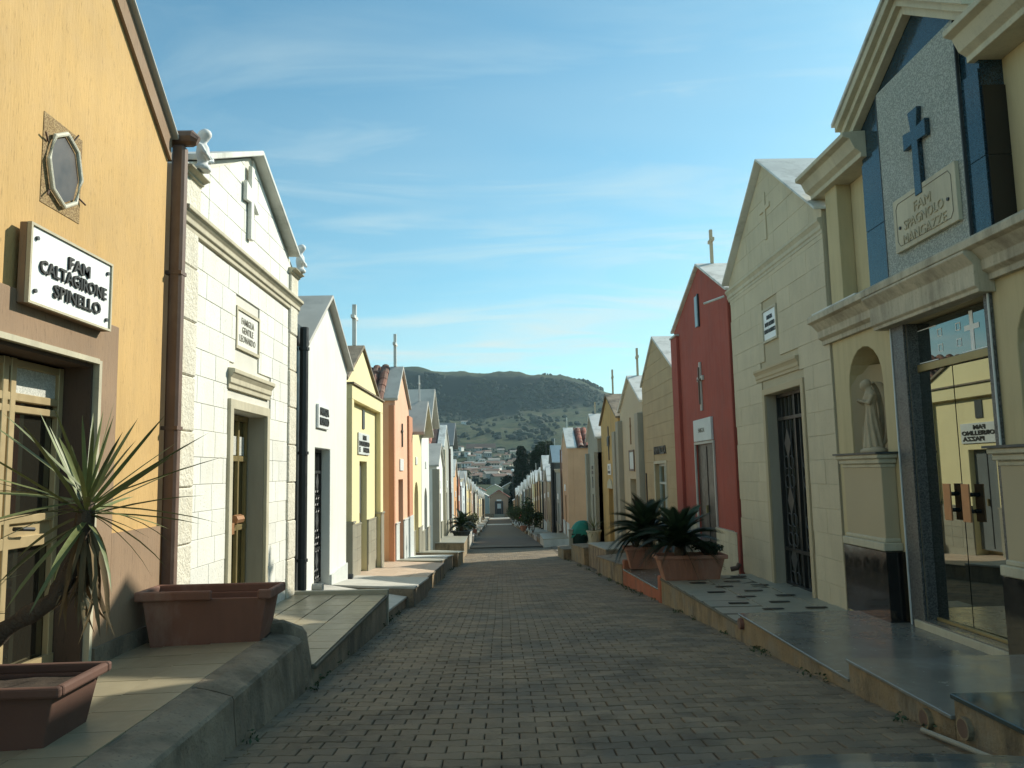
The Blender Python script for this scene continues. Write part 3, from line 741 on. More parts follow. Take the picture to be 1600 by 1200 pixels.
def cladding(t, parent, region, rows, z0, h, m, avoid, wmin=.26, wmax=.46, p=.014, gap=.0035, rough=.0):
    """stone blocks, each its own piece; region = list of half planes (a,b,c) in (y,z) plus y range"""
    ya, yb, planes = region
    for r_ in range(rows):
        za, zb = z0 + r_ * h, z0 + (r_ + 1) * h
        y = ya - R.uniform(0, .25) ; segs = []
        while y < yb:
            ww = R.uniform(wmin, wmax); segs.append((max(y, ya), min(y + ww, yb))); y += ww
        cuts = []
        for (a0, a1, b0, b1) in avoid:
            if b0 < zb - .02 and b1 > za + .02: cuts.append((a0, a1))
        for a, b_ in segs:
            parts = [(a, b_)]
            for c0, c1 in cuts:
                nw = []
                for (p0, p1) in parts:
                    if p1 <= c0 or p0 >= c1: nw.append((p0, p1)); continue
                    if p0 < c0: nw.append((p0, c0))
                    if p1 > c1: nw.append((c1, p1))
                parts = nw
            for p0, p1 in parts:
                if p1 - p0 < .05: continue
                poly = [(p0 + gap / 2, za + gap / 2), (p1 - gap / 2, za + gap / 2), (p1 - gap / 2, zb - gap / 2), (p0 + gap / 2, zb - gap / 2)]
                for (A_, B_, C_) in planes:
                    if poly: poly = clip(poly, A_, B_, C_)
                if len(poly) >= 3: t.put('stone_block', t.mb().prism(poly, .001, p + R.uniform(0, .004)), m, parent, bevel=.003)

def rake(y0, ze, yp, zp, y1, ze1, off=.0):
    """half planes under a gable"""
    k0 = (zp - ze) / (yp - y0); k1 = (zp - ze1) / (y1 - yp)
    return [(-k0, 1, ze - k0 * y0 - off), (k1, 1, ze1 + k1 * y1 - off)]

# ================================================================== LEFT ROW, near to far
# ---- ochre tomb with the octagonal window
t = Tomb(-1, XL, 2.3, 6.40, -.05, 'ochre stucco tomb with octagonal window and brown door surround beside the white stone tomb')
ze, yp, zp = 4.08, 4.35, 5.75
DA, DC, DZ = 3.35, 5.34, 1.99
t.wall(ze, yp, zp, m_ochre, hole=(DA, DC, DZ), th=.42)
t.roof(ze, yp, zp, m_greyslab, w1=.075, th=.035, side=.04)
b = t.mb()
for ya, za, yb, zb in ((t.y0, ze, yp, zp), (t.y1, ze, yp, zp)):
    b.prism([(ya, za - .22), (ya, za - .002), (yb, zb - .003), (yb, zb - .23)], .002, .03)
t.put('gable_band', b, m_brownst)
b = t.mb(); b.box(-.3, .13, t.y0 - .02, t.y1 + .02, ze - .14, ze - .05); 
t.put('door_surround', t.mb().prism([(DA - .27, -.9), (DA, -.9), (DA, DZ), (DC, DZ), (DC, -.9), (DC + .27, -.9), (DC + .27, DZ + .30), (DA - .27, DZ + .30)], .002, .03), m_brownst, bevel=.006)
t.put('corner_strip', t.mb().box(-.05, .04, DC - .006, DC + .03, -.1, DZ + .02), m_trimst)
t.put('lintel_edge', t.mb().box(-.05, .041, DA, DC - .007, DZ - .005, DZ + .03), m_trimst)
t.put('reveal', t.mb().box(-.42, -.002, DC - .03, DC - .0065, -.1, DZ - .006).box(-.42, -.002, DA, DC - .031, DZ - .03, DZ - .006), m_darkst)
t.put('plinth', t.mb().box(.002, .028, DC + .271, t.y1, -.9, .83).box(.002, .028, t.y0, DA - .271, -.9, .83), m_brownst)
t.put('skirting', t.mb().box(.0285, .055, DC + .04, t.y1, -.3, .10), m_concrete)
# door: gold aluminium with dark panes
wd = -.20
dr = t.put('door', t.mb().box(wd - .03, wd - .02, DA + .001, DC - .031, -.02, DZ - .03), m_glassd)
f = t.mb(); yv = [DA + .02, 4.02, 4.72, DC - .10]
for y in (DA + .01, 3.98, 4.06, 4.66, 4.735, DC - .09): f.box(wd - .02, wd + .02, y, y + .055, -.02, DZ - .04)
for z, h in ((-.015, .11), (.80, .07), (.95, .05), (1.62, .045), (1.69, .05), (DZ - .09, .045)): f.box(wd - .019, wd + .018, DA + .012, DC - .04, z, z + h)
t.put('door_frame', f, m_brass, dr, bevel=.004)
t.put('frosted_pane', t.mb().box(wd - .018, wd - .006, DA + .06, 3.98, 1.74, DZ - .09).box(wd - .018, wd - .006, 4.12, 4.66, 1.74, DZ - .09).box(wd - .018, wd - .006, 4.79, DC - .09, 1.74, DZ - .09), m_cloudglass, dr)
t.put('lower_panel', t.mb().box(wd - .017, wd - .005, 4.79, DC - .09, .87, .95).box(wd - .017, wd - .005, 4.12, 4.66, .87, .95), m_brass, dr)
t.put('handle', t.mb().tube([(wd + .02, 4.83, .92), (wd + .07, 4.83, .92), (wd + .07, 4.95, .91)], .014, 6), m_iron, dr)
t.put('threshold_panel', t.mb().box(-.2, -.17, 4.85, DC - .04, -.05, .10), m_brass, dr)
# sign
sg = t.put('sign', t.mb().box(.03, .075, 4.40, 5.35, 2.21, 2.68), m_brownst, bevel=.004)
t.put('sign_face', t.mb().box(.0755, .088, 4.418, 5.335, 2.225, 2.665), m_signw, sg, bevel=.003)
fr = t.mb()
for q in ((4.40, 5.35, 2.21, 2.2245), (4.40, 5.35, 2.6655, 2.68), (4.40, 4.4175, 2.225, 2.665), (5.3355, 5.35, 2.225, 2.665)): fr.box(.0755, .10, *q)
t.put('sign_frame', fr, m_trimst, sg)
for y, z in ((4.47, 2.60), (5.29, 2.60), (4.47, 2.29), (5.29, 2.28)): t.put('screw', t.mb().tube([(.088, y, z), (.102, y, z)], .013, 8), m_irongrey, sg)
for ln, y, z, wd_ in (('FAM', 4.93, 2.545, .25), ('CALTAGIRONE', 4.89, 2.45, .77), ('SPINELLO', 4.93, 2.335, .55)):
    lettering([ln], .108, sg, t.X, t.o, y, z, m_letter, .006, 1, .089, width=wd_, bold=.002)
# octagonal window
WY, WZ = 4.85, 3.16
t.put('mesh_patch', t.mb().box(.001, .004, 4.63, 5.07, 2.88, 3.45), m_mesh)
oc = lambda r, rz, k: (WY + r * math.sin(2 * PI * (k) / 8), WZ + rz * math.cos(2 * PI * (k) / 8))
wn = t.put('window', t.mb().prism([oc(.165, .215, k) for k in range(8)], .004, .016), m_greydoor)
t.put('frame', t.mb().tube([(.025, *oc(.185, .24, k)) for k in range(9)], .015, 8, False), m_rope, wn)
for k in (0.6, 2.6, 5, 6.6): t.put('hook', t.mb().tube([(.01, *oc(.2, .25, k)), (.03, *oc(.27, .32, k))], .006, 5), m_pipe, wn)
# downpipe with hopper at the corner
t.put('drainpipe', t.mb().box(.0, .11, 6.46, 6.565, -.3, 4.03), m_pipe, bevel=.02)
t.put('pipe_bracket', t.mb().box(-.02, .115, 6.455, 6.57, 1.6, 1.63).box(-.02, .115, 6.455, 6.57, 2.9, 2.93), m_pipe)
t.put('drip_spout', t.mb().tube([(-.1, 6.52, 4.10), (.16, 6.52, 4.10), (.20, 6.53, 4.08)], [.07, .07, .04], 10), m_pipe)

# ---- white stone tomb
t = Tomb(-1, XL, 6.66, 10.50, -.33, 'white travertine clad tomb with raised cross and moulded cornice')
ze, yp, zp = 3.93, 8.58, 4.78
DA, DC, DZ = 8.05, 9.21, 1.90
t.wall(ze + .02, yp, zp, m_joint, hole=(DA, DC, DZ), ye0=0, D=3.4, th=.5)
t.roof(ze + .03, yp, zp + .02, m_whiteslab, w1=.14, th=.06, side=-.28, name='roof')
QW = .36
pl = rake(t.y0 + .3, 3.98, yp, zp - .005, t.y1 - .3, 3.98)
wl = t.wallobj
avoid = [(DA - .14, DC + .14, -1, 2.13), (8.05 - .0, 9.5, 2.42, 2.42), ]
cladding(t, wl, (t.y0 + QW, t.y1 - QW, pl), 15, -.33, .246, m_white_st, [(DA - .13, DC + .13, -2, DZ + .13), (7.95, 9.4, 2.08, 2.34), (8.12, 8.92, 2.54, 3.0)])
cladding(t, wl, (t.y0 + QW - .1, t.y1 - QW + .1, pl), 5, 3.60, .246, m_white_st, [(8.32, 8.60, 4.42, 4.62)], .34, .6)
for ya in (t.y0, t.y1 - QW):
    for k in range(8):
        t.put('quoin_stone', t.mb().box(.001, .04 + R.uniform(-.004, .006), ya + .002, ya + QW - .004, -.33 + k * .485 + .003, -.33 + (k + 1) * .485 - .004), m_white_rough, wl, bevel=.012)
    z = 3.61
    t.put('corner_block', t.mb().box(.001, .05, ya + .002, ya + QW - .004, 3.58, 3.84), m_white_rough, wl, bevel=.01)
t.cornice(t.y0 - .05, t.y1 + .06, 3.38, 3.56, .11, m_trimst)
for ya, yb in ((t.y0 - .04, t.y0 + QW + .03), (t.y1 - QW - .03, t.y1 + .05)): t.cornice(ya, yb, 3.845, 3.92, .12, m_trimst, 'corner_cornice')
t.cornice(7.9, 9.33, 2.10, 2.30, .09, m_trimst, 'door_hood')
t.surround(DA, DC, DZ, m_trimst, w=.10, p=.04, zbot=-.33)
t.put('reveal', t.mb().box(-.5, -.001, DC - .002, DC + .004, -.33, DZ), m_grey)  # far jamb lined in grey, its shade put into the colour
# narrow gold door
dr = t.put('door', t.mb().box(-.24, -.22, DA + .001, DC - .004, -.31, DZ - .002), m_glassd)
f = t.mb()
for y in (DA + .0, DA + .27, DA + .52, DA + .80, DC - .08): f.box(-.22, -.18, y + .004, y + .05, -.31, DZ - .003)
for z in (-.31, .62, 1.38, DZ - .07): f.box(-.219, -.182, DA + .006, DC - .01, z, z + .06)
t.put('door_frame', f, m_brassdk, dr, bevel=.003)
t.put('frosted_pane', t.mb().box(-.218, -.20, DA + .06, DC - .1, 1.45, 1.66), m_cloudglass, dr)
t.put('handle', t.mb().box(-.18, -.12, 8.45, 8.60, .60, .72).tube([(-.14, 8.62, .75), (-.14, 8.85, .75)], .05, 8), m_copper, dr)
t.put('threshold', t.mb().box(-.5, .02, DA, DC, -.329, -.30), m_paleslab)
q = t.plaque(8.16, 8.88, 2.58, 2.96, m_white_st, .012, frame=.035, fm=m_trimst)
t.text(q, ['FAMIGLIA', 'GENTILE', 'LEONARDO'], .10, 8.24, 8.80, 2.6, 2.94, m_lettergr, .0125, .002, .001, .95, .95)
c = t.mb(); cz = 4.02
c.prism([(8.41, 3.79), (8.51, 3.79), (8.51, 4.22), (8.68, 4.14), (8.68, 4.26), (8.51, 4.36), (8.51, 4.62), (8.41, 4.62), (8.41, 4.36), (8.25, 4.40), (8.25, 4.18), (8.41, 4.20)], .022, .065)
t.put('cross', c, m_white_st, bevel=.006)

# ---- plain white tomb with dark iron door
t = Tomb(-1, XL, 10.98, 14.12, -.45, 'plain white plastered tomb with tall ornate dark iron door')
ze, yp, zp = 3.06, 12.45, 4.02
DA, DC, DZ = 11.73, 12.78, 1.62
t.wall(ze, yp, zp, m_white, hole=(DA, DC, DZ), ze1=3.12)
t.roof(ze, yp, zp, m_greyslab, w1=.11, th=.06, side=.10, ze1=3.12)
t.door(DA, DC, DZ, 'iron', rec=.15)
t.put('skirting', t.mb().add([(.001, DC + .02, -.9), (.03, DC + .02, -.9), (.03, t.y1, -.9), (.001, t.y1, -.9), (.001, DC + .02, -.36), (.03, DC + .02, -.36), (.03, t.y1, -.32), (.001, t.y1, -.32)],
    [(0, 3, 2, 1), (4, 5, 6, 7), (0, 1, 5, 4), (1, 2, 6, 5), (2, 3, 7, 6), (3, 0, 4, 7)]), m_bluest)
q = t.plaque(11.78, 12.52, 1.92, 2.28, m_signw, .04)
t.text(q, ['FAMIGLIA', 'ROMANO'], .15, 11.85, 12.46, 1.95, 2.25, m_letter, .04, .008, .006, 1.0, .95)
t.pipe(10.80, -.42, 3.25, m_pipedk, w=.06, r=.06)
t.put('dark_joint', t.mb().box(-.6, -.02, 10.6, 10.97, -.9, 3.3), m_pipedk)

# ---- pale yellow tomb with recessed panel
t = Tomb(-1, XL - .12, 14.65, 18.5, -.68, 'pale yellow tomb with framed recessed front and slot window under a gable with cross')
DA, DC, DZ = 16.1, 16.98, 1.48
t.wall(2.98, 16.4, 3.84, m_yellow, hole=(DA, DC, DZ), D=3.1)
t.roof(2.98, 16.4, 3.84, m_concrete, w0=-.5, w1=.05, th=.07, side=.04)
t.tiles(2.98, 16.4, 3.84, m_tiledark, -3.0, -.51, pitch=.26, row=.34)
t.put('frame_post', t.mb().box(.001, .12, 14.65, 14.85, -1.3, 2.619), m_yellow, bevel=.008); t.put('frame_post', t.mb().box(.001, .12, 18.12, 18.5, -1.3, 2.619), m_yellow, bevel=.008)
t.put('frame_beam', t.mb().box(.001, .12, 14.65, 18.5, 2.62, 2.90), m_yellow, bevel=.008)
t.put('coping', t.mb().box(.0, .16, 14.61, 18.54, 2.901, 2.935), m_concrete)
t.door(DA, DC, DZ, 'plain', m=m_panelgr, rec=.12)
t.put('slot_window', t.mb().box(.002, .02, 16.38, 16.62, 2.16, 2.55), m_irongrey)
q = t.plaque(15.85, 17.15, 1.62, 2.06, m_bluest, .03)
lettering(['FAM'], .125, q, t.X, t.o, 16.5, 1.97, m_letter, .006, 1, .031, width=.40, bold=.005)
lettering(['BORSELLINO'], .125, q, t.X, t.o, 16.5, 1.845, m_letter, .006, 1, .031, width=1.2, bold=.005)
lettering(['E'], .125, q, t.X, t.o, 15.96, 1.72, m_letter, .006, 1, .031, width=.1, bold=.005)
lettering(['PIAZZA'], .125, q, t.X, t.o, 16.72, 1.72, m_letter, .006, 1, .031, width=.72, bold=.005)
t.plinth(.26, m_paleslab, p=.03, hole=(DA, DC), ya=14.86, yb=18.11, blocks=4)
pb = t.put('pilaster_base', t.mb().box(.1205, .14, 14.65, 14.87, -1.3, .32).box(.1205, .14, 18.1, 18.51, -1.3, .32).box(-.2, .14, 14.63, 14.649, -1.3, .32), m_paleslab)
t.put('base_cap', t.mb().box(-.2, .16, 14.61, 14.88, .3205, .36).box(.0, .16, 18.08, 18.53, .3205, .36), m_paleslab, pb)
t.cross(16.1, 3.86, 4.72, -.15, m_whiteslab, .08, .40, bw=.07)
t.pipe(14.22, -.62, 2.9, m_pipedk, w=.02, r=.06)

# ---- salmon tomb with tiled roof
t = Tomb(-1, XL, 20.6, 23.7, -1.05, 'salmon pink tomb with orange side pilaster and brown tiled roof')
ze, yp, zp = 3.15, 21.88, 4.12
DA, DC, DZ = 21.25, 22.25, 1.06
t.wall(ze, yp, zp, m_salmon, hole=(DA, DC, DZ), ze1=3.15)
t.roof(ze, yp, zp, m_greyslab, w0=-.30, w1=.08, th=.08, side=.05, ze1=3.15)
t.tiles(ze, yp, zp, m_tile, -3.4, -.31, side=.12, pitch=.26, row=.34)
t.put('pilaster', t.mb().box(-.14, -.002, 20.44, 20.599, -1.6, 3.0), m_orange, bevel=.01); t.put('pilaster', t.mb().box(-.3, .06, 23.3, 24.2, -1.6, 2.92), m_orange, bevel=.01)
t.door(DA, DC, DZ, 'plain', m=m_panelgr)
t.plinth(-.05, m_bluest, p=.03, hole=(DA, DC), ya=20.6, yb=23.29)
t.put('pilaster_base', t.mb().box(-.28, .08, 23.28, 24.22, -1.6, -.02), m_bluest)
t.plaque(21.45, 22.2, 1.30, 1.62, m_signw, .03)
t.cross(21.9, 1.95, 2.6, .01, m_irongrey, .04, .22)
t.cross(yp, zp + .08, zp + 1.0, -.2, m_whiteslab, .08, .42, bw=.07)

# ---- pale green arched tomb
t = Tomb(-1, XL, 24.4, 27.4, -1.4, 'pale yellow-green tomb with arched doorway and projecting grey gable hood')
t.wall(2.55, 25.6, 3.45, m_yellow, hole=(25.1, 26.3, .95), arch=True)
t.roof(2.55, 25.6, 3.45, m_greyslab, w1=.42, th=.10, side=.22)
t.door(25.1, 26.3, .95, 'plain', m=m_pipe)
t.plinth(-.55, m_paleslab, p=.03, hole=(25.1, 26.3))
t.cross(25.6, 3.56, 4.4, .1, m_whiteslab, .05, .24)
t.plaque(25.4, 25.9, 1.5, 1.75, m_signw, .03)

# ---- tall white tomb before the cross street
t = Tomb(-1, XL, 27.3, 30.25, -1.6, 'tall white tomb with arched door and steep overhanging slab roof at the cross street')
t.wall(3.1, 28.6, 4.15, m_white, hole=(28.3, 29.4, .7), arch=True)
t.roof(3.1, 28.6, 4.15, m_greyslab, w1=.40, th=.12, side=.30)
t.door(28.3, 29.4, .7, 'plain', m=m_greydoor)
t.plinth(-.75, m_paleslab, p=.03, hole=(28.3, 29.4))
t.plaque(28.7, 29.2, 1.4, 1.65, m_signw, .03)
# ================================================================== RIGHT ROW, near to far
# ---- yellow and navy tomb with the angel niche and glass door
t = Tomb(1, XR, 3.3, 9.05, -.33, 'cream and navy granite tomb with glass doors, angel niche and grey chipping panel with cross')
Dc = 6.85; DA, DC, DZ = 6.12, 7.38, 2.53
CA, CB = 5.95, 8.00                                    # centre bay
ZC = 2.96
b = t.mb(); zb = -1.2
def niche_arch(ya, yb, zt, n=10):
    r = (yb - ya) / 2; return [(ya + r - r * math.cos(PI * k / n), zt - r + r * math.sin(PI * k / n)) for k in range(n + 1)]
NA, NB, NZ = 7.90, 8.68, 2.46; MA, MB_ = 2 * Dc - NB, 2 * Dc - NA
poly = [(t.y0, zb), (MA, zb)] + niche_arch(MA, MB_, NZ) + [(MB_, zb), (DA, zb), (DA, DZ), (DC, DZ), (DC, zb), (NA, zb)] + niche_arch(NA, NB, NZ) + [(NB, zb), (t.y1, zb), (t.y1, 2.80), (t.y0, 2.80)]
b.prism(poly, -.40, 0)
b.box(-3.6, -.401, t.y0, t.y1, zb, 2.80)
t.put('wall', b, m_cream, bevel=.006)
# upper storey: recessed wings, corner pilaster, centre bay
t.put('upper_wall', t.mb().box(-3.6, -.19, t.y0 + .2, t.y1 - .02, 2.801, 4.5).box(-.1895, -.02, 8.72, t.y1 - .02, 2.801, 4.5), m_cream, bevel=.006)
ap = 5.50; eav = 4.80
t.put('centre_bay', t.mb().prism([(CA, 2.802), (CB, 2.802), (CB, eav), (Dc, ap - .12), (CA, eav)], -3.4, -.001), m_navy)
gp = .62
pn = t.put('chipping_panel', t.mb().prism([(6.2, 2.9), (7.55, 2.9), (7.55, 4.92), (6.2, 4.92)], .0, .035), m_greypebble)
for y in (CA, CB):   # polished border slabs
    for za, zb2 in ((2.9, 3.62), (3.625, 4.35)):
        a, c = (y, 6.185) if y == CA else (7.565, y)
        t.put('granite_slab', t.mb().box(.0, .014, a + .003, c - .003, za, zb2), m_navy, pn, bevel=.002)
for za, zb2 in ((2.9, 3.62), (3.625, 4.2)):
    t.put('granite_slab', t.mb().box(-.189, -.002, CA - .016, CA - .002, za, zb2), m_blackgr, pn)
t.put('panel_edge', t.mb().box(.014, .04, 6.186, 6.199, 2.9, 4.9).box(.014, .04, 7.551, 7.564, 2.9, 4.9), m_irongrey, pn)
# raking cornice
def rakecorn(tt, ya, za, yb, zb_, p, h, m, name='raking_cornice', w0=.001):
    b = tt.mb()
    for q0, q1, pp in ((0, .35, .45), (.351, .65, .72), (.651, 1, 1)):
        b.prism([(ya, za - h + h * q0), (yb, zb_ - h + h * q0), (yb, zb_ - h + h * q1), (ya, za - h + h * q1)], w0, p * pp)
    return tt.put(name, b, m, bevel=.004)
rakecorn(t, CB + .16, 4.88, Dc, 5.60, .20, .24, m_trimst); rakecorn(t, CA - .16, 4.88, Dc - .001, 5.60, .20, .24, m_trimst)
t.put('roof', t.mb().prism([(CA - .2, 4.87), (Dc, 5.61), (CB + .2, 4.87), (CB + .2, 4.91), (Dc, 5.65), (CA - .2, 4.91)], -3.5, .22), m_whiteslab)
# wing cornices
for ya, yb in ((CB - .10, t.y1 + .2), (t.y0, CA + .06)):
    b = t.mb(); pr = [(-.189, 4.42), (.06, 4.42), (.06, 4.47), (.12, 4.51), (.17, 4.62), (.24, 4.64), (.24, 4.69), (-.189, 4.72)]
    b.extrude_y(pr, ya, yb); t.put('wing_cornice', b, m_trimst, bevel=.004)
t.put('flat_roof', t.mb().box(-3.5, -.19, t.y0, t.y1, 4.501, 4.70), m_whiteslab)
# main cornice and door frieze
b = t.mb(); b.extrude_y([(.001, 2.62), (.05, 2.62), (.05, 2.67), (.10, 2.70), (.10, 2.78), (.17, 2.86), (.22, 2.88), (.22, 2.94), (.19, 2.965), (.001, 2.985)], t.y0, t.y1 + .16)
t.put('main_cornice', b, m_trimdirty, bevel=.004)
b = t.mb(); b.extrude_y([(.001, 2.53), (.14, 2.53), (.14, 2.56), (.165, 2.58), (.165, 2.75), (.19, 2.78), (.24, 2.84), (.24, 2.861), (.001, 2.862)], DA - .13, DC + .36)
t.put('door_frieze', b, m_trimdirty, bevel=.004)
t.put('ledge_slab', t.mb().box(-.3, -.0005, CB + .002, t.y1 + .1, 2.986, 3.0).box(-.3, .18, CB + .002, t.y1 + .1, 2.967, 2.9855), m_whiteslab)
# cross and plaque
cz0, cz1, cy = 3.72, 4.52, 6.83
cx = t.mb(); 
def crosspoly(y, z0, z1, s=1):
    za = z0 + (z1 - z0) * .70; a = .05; f_ = .08; L_ = .19
    return [(y - a * 1.1, z0), (y + a * 1.1, z0), (y + a, za - .07), (y + L_, za - f_), (y + L_, za + f_), (y + a, za + .06), (y + f_, z1), (y - f_, z1), (y - a, za + .06), (y - L_, za + f_), (y - L_, za - f_), (y - a, za - .07)]
cx.prism(crosspoly(cy, cz0 - .1, cz1 - .1), .036, .085); t.put('cross', cx, m_navy, bevel=.004)
pa = t.F(1397, 318, .05); pb = t.F(1500, 300, .05)
PY0, PY1 = 6.27, 7.31
PZ0, PZ1 = 3.20, 3.71
q = t.plaque(PY0, PY1, PZ0, PZ1, m_trimst, .075, w0=.036)
q['label'] = 'carved beige stone name plaque with notched inner border'
t.put('inner_border', t.mb().tube([(.076, y, z) for y, z in [(PY0 + .1, PZ0 + .05), (PY1 - .1, PZ0 + .05), (PY1 - .06, PZ0 + .1), (PY1 - .06, PZ1 - .1), (PY1 - .1, PZ1 - .05), (PY0 + .1, PZ1 - .05), (PY0 + .06, PZ1 - .1), (PY0 + .06, PZ0 + .1), (PY0 + .1, PZ0 + .05)]], .0045, 4, False), m_lettergr, q)
for y in (PY0 + .12, PY1 - .12): t.put('fixing', t.mb().tube([(.07, y, 3.42), (.088, y, 3.42)], .016, 8), m_irongrey, q)
for ln, zc, wd_ in (('FAM', 3.54, .28), ('SPAGNOLO', 3.42, .66), ('MANGAZZE', 3.29, .72)):
    lettering([ln], .13, q, t.X, t.o, 6.79, zc, m_letterb, .004, 1, .0755, width=wd_)
# pedestals with black granite base
for ya, yb in ((7.72, 8.70), (2 * Dc - 8.70, 2 * Dc - 7.72)):
    pd = t.put('pedestal', t.mb().box(.001, .15, ya + .05, yb - .08, .36, 1.19), m_cream2, bevel=.006)
    b = t.mb()
    for z0, z1, e in ((1.17, 1.21, .01), (1.211, 1.26, .035), (1.261, 1.305, .06)): b.box(.0015, .15 + e, ya + .05 - e, yb - .08 + e, z0, z1)
    for z0, z1, e in ((.44, .48, .01), (.36, .4395, .04)): b.box(.0012, .155 + e, ya + .048 - e, yb - .078 + e, z0, z1)
    t.put('moulding', b, m_trimst, pd, bevel=.008)
    t.put('ledge', t.mb().box(-.38, .23, ya - .03, yb - .0, 1.306, 1.325), m_irongrey, pd)
    t.put('granite_base', t.mb().box(.0013, .19, ya - .02, yb - .05, -.33, .355), m_blackgr, pd, bevel=.003)
for ya, yb in ((NA, NB), (MA, MB_)):      # curved back of the niche
    b = t.mb(); n = 8; yc = (ya + yb) / 2; r = (yb - ya) / 2
    vs = []; fs = []
    for k in range(n + 1):
        a = PI * k / n; vs += [(-.02 - .33 * math.sin(a), yc - r * math.cos(a), 1.0), (-.02 - .33 * math.sin(a), yc - r * math.cos(a), 2.3)]
    for k in range(n): fs.append((2 * k, 2 * k + 1, 2 * k + 3, 2 * k + 2))
    b.add(vs, fs); t.put('niche_back', b, m_cream2, smooth=True)
# door surround, glass
t.put('door_surround', t.mb().box(.001, .03, DC + .002, DC + .24, -.33, 2.53).box(.001, .03, DA - .08, DA - .002, -.33, 2.53), m_speck, bevel=.004)
t.put('granite_reveal', t.mb().box(-.13, .0005, DC - .02, DC + .0015, -.25, 2.53).box(-.13, .0005, DA - .0015, DA + .02, -.25, 2.53), m_speck)
t.put('edge_bead', t.mb().box(.0305, .04, DC + .225, DC + .24, -.33, 2.529).box(.0305, .04, DA - .08, DA - .065, -.33, 2.529), m_bluest)
t.put('threshold', t.mb().box(-.40, .06, DA - .14, DC + .14, -.33, -.245), m_trimst, bevel=.006)
t.put('threshold_slab', t.mb().box(-.38, .05, DA, DC, -.2445, -.23), m_marble)
gw = -.10
lean = lambda y: gw + (y - 6.75) * .026 - .004
def leaf(ya, yb, z0, z1):
    q = [(lean(ya) - .012, ya), (lean(ya), ya), (lean(yb), yb), (lean(yb) - .012, yb)]
    return t.mb().hexa([(a, c, z0) for a, c in q] + [(a, c, z1) for a, c in q])
dr = t.put('glass_door', leaf(DA + .02, 6.832, -.22, 2.055), m_glassr)
t.put('glass_leaf', leaf(6.846, DC - .02, -.22, 2.055), m_glassr, dr)
t.put('transom_light', t.mb().box(gw - .012, gw, DA + .02, DC - .02, 2.1, 2.52), m_glassr, dr)
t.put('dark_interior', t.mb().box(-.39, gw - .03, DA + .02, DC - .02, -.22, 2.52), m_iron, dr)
t.put('transom', t.mb().box(gw + .0, gw + .03, DA + .02, DC - .02, 2.06, 2.13), m_brassdk, dr, bevel=.003)
t.put('bottom_rail', t.mb().box(gw + .0, gw + .03, DA + .02, DC - .02, -.229, -.2), m_brassdk, dr, bevel=.003)
ya_, za_ = t.F(1486, 785, gw); yb_, zb_ = t.F(1521, 785, gw)
for y in (6.98, 6.70):
    h = t.put('handle_plate', t.mb().box(gw + .05, gw + .062, y - .055, y + .055, .70, 1.02), m_copper, dr)
    for z in (.79, .93): t.put('handle_stud', t.mb().tube([(gw, y, z), (gw + .05, y, z)], .018, 8), m_iron, h)
em = t.mb()  # etched cross and key pattern on the transom light
em.box(gw + .0015, gw + .003, 6.48, 6.53, 2.14, 2.48); em.box(gw + .0015, gw + .0029, 6.40, 6.4795, 2.32, 2.365); em.box(gw + .0015, gw + .0029, 6.5305, 6.61, 2.32, 2.365)
def sq(y, z, s_): 
    for a, b2, c2, d2 in ((y - s_, y + s_, z - s_, z - s_ + .008), (y - s_, y + s_, z + s_ - .008, z + s_), (y - s_, y - s_ + .008, z - s_ + .009, z + s_ - .009), (y + s_ - .008, y + s_, z - s_ + .009, z + s_ - .009)): em.box(gw + .0015, gw + .0025, a, b2, c2, d2)
for y in (6.70, 6.99): sq(y, 2.24, .035); sq(y, 2.38, .035)
em.box(gw + .0015, gw + .0024, 6.17, 6.66, 2.14, 2.148).box(gw + .0015, gw + .0024, 7.04, 7.5, 2.14, 2.148).box(gw + .0015, gw + .0024, 7.04, 7.5, 2.45, 2.458)
t.put('etched_pattern', em, m_signw, dr)

# ---- cream stone clad tomb
t = Tomb(1, XR, 9.08, 12.90, -.48, 'cream stone clad tomb with small name plaque and black iron door beside the red tomb')
ze, yp, zp = 4.27, 10.97, 5.62
DA, DC, DZ = 10.03, 11.42, 2.24
t.wall(ze, yp, zp, m_joint2, hole=(DA, DC, DZ), th=.5, D=3.4)
t.roof(ze, yp, zp, m_whiteslab, w1=.13, th=.035, side=.06)
wl = t.wallobj
pl = rake(t.y0, ze, yp, zp - .01, t.y1, ze)
cladding(t, wl, (t.y0, t.y1, pl), 21, -.48, .292, m_creamst, [(DA - .12, DC + .12, -2, DZ + .12), (10.72, 11.36, 2.96, 3.5), (10.06, 11.55, 2.42, 2.56)], .45, .75, p=.016, gap=.0015)
t.cornice(t.y0, t.y1 + .08, 3.96, 4.15, .07, m_trimst)
t.cornice(10.05, 11.75, 2.45, 2.63, .07, m_cream2, 'door_hood')
t.surround(DA, DC, DZ, m_cream2, w=.09, p=.035)
t.put('reveal', t.mb().box(-.48, -.001, DC - .004, DC + .002, -.48, DZ), m_grey)
t.door(DA, DC - .006, DZ, 'iron', rec=.15)
q = t.plaque(10.78, 11.30, 3.02, 3.44, m_signw, .02, frame=.035, fm=m_trimst)
t.text(q, ['FAMIGLIA', 'NOTO ROSARIO', 'NOTO DOMENICO'], .085, 10.80, 11.28, 3.08, 3.4, m_letter, .02, .003, .001, 1.15, .95)
t.cross(10.97, 4.45, 5.15, .016, m_creamst, .02, .42, bw=.07, armz=.66)

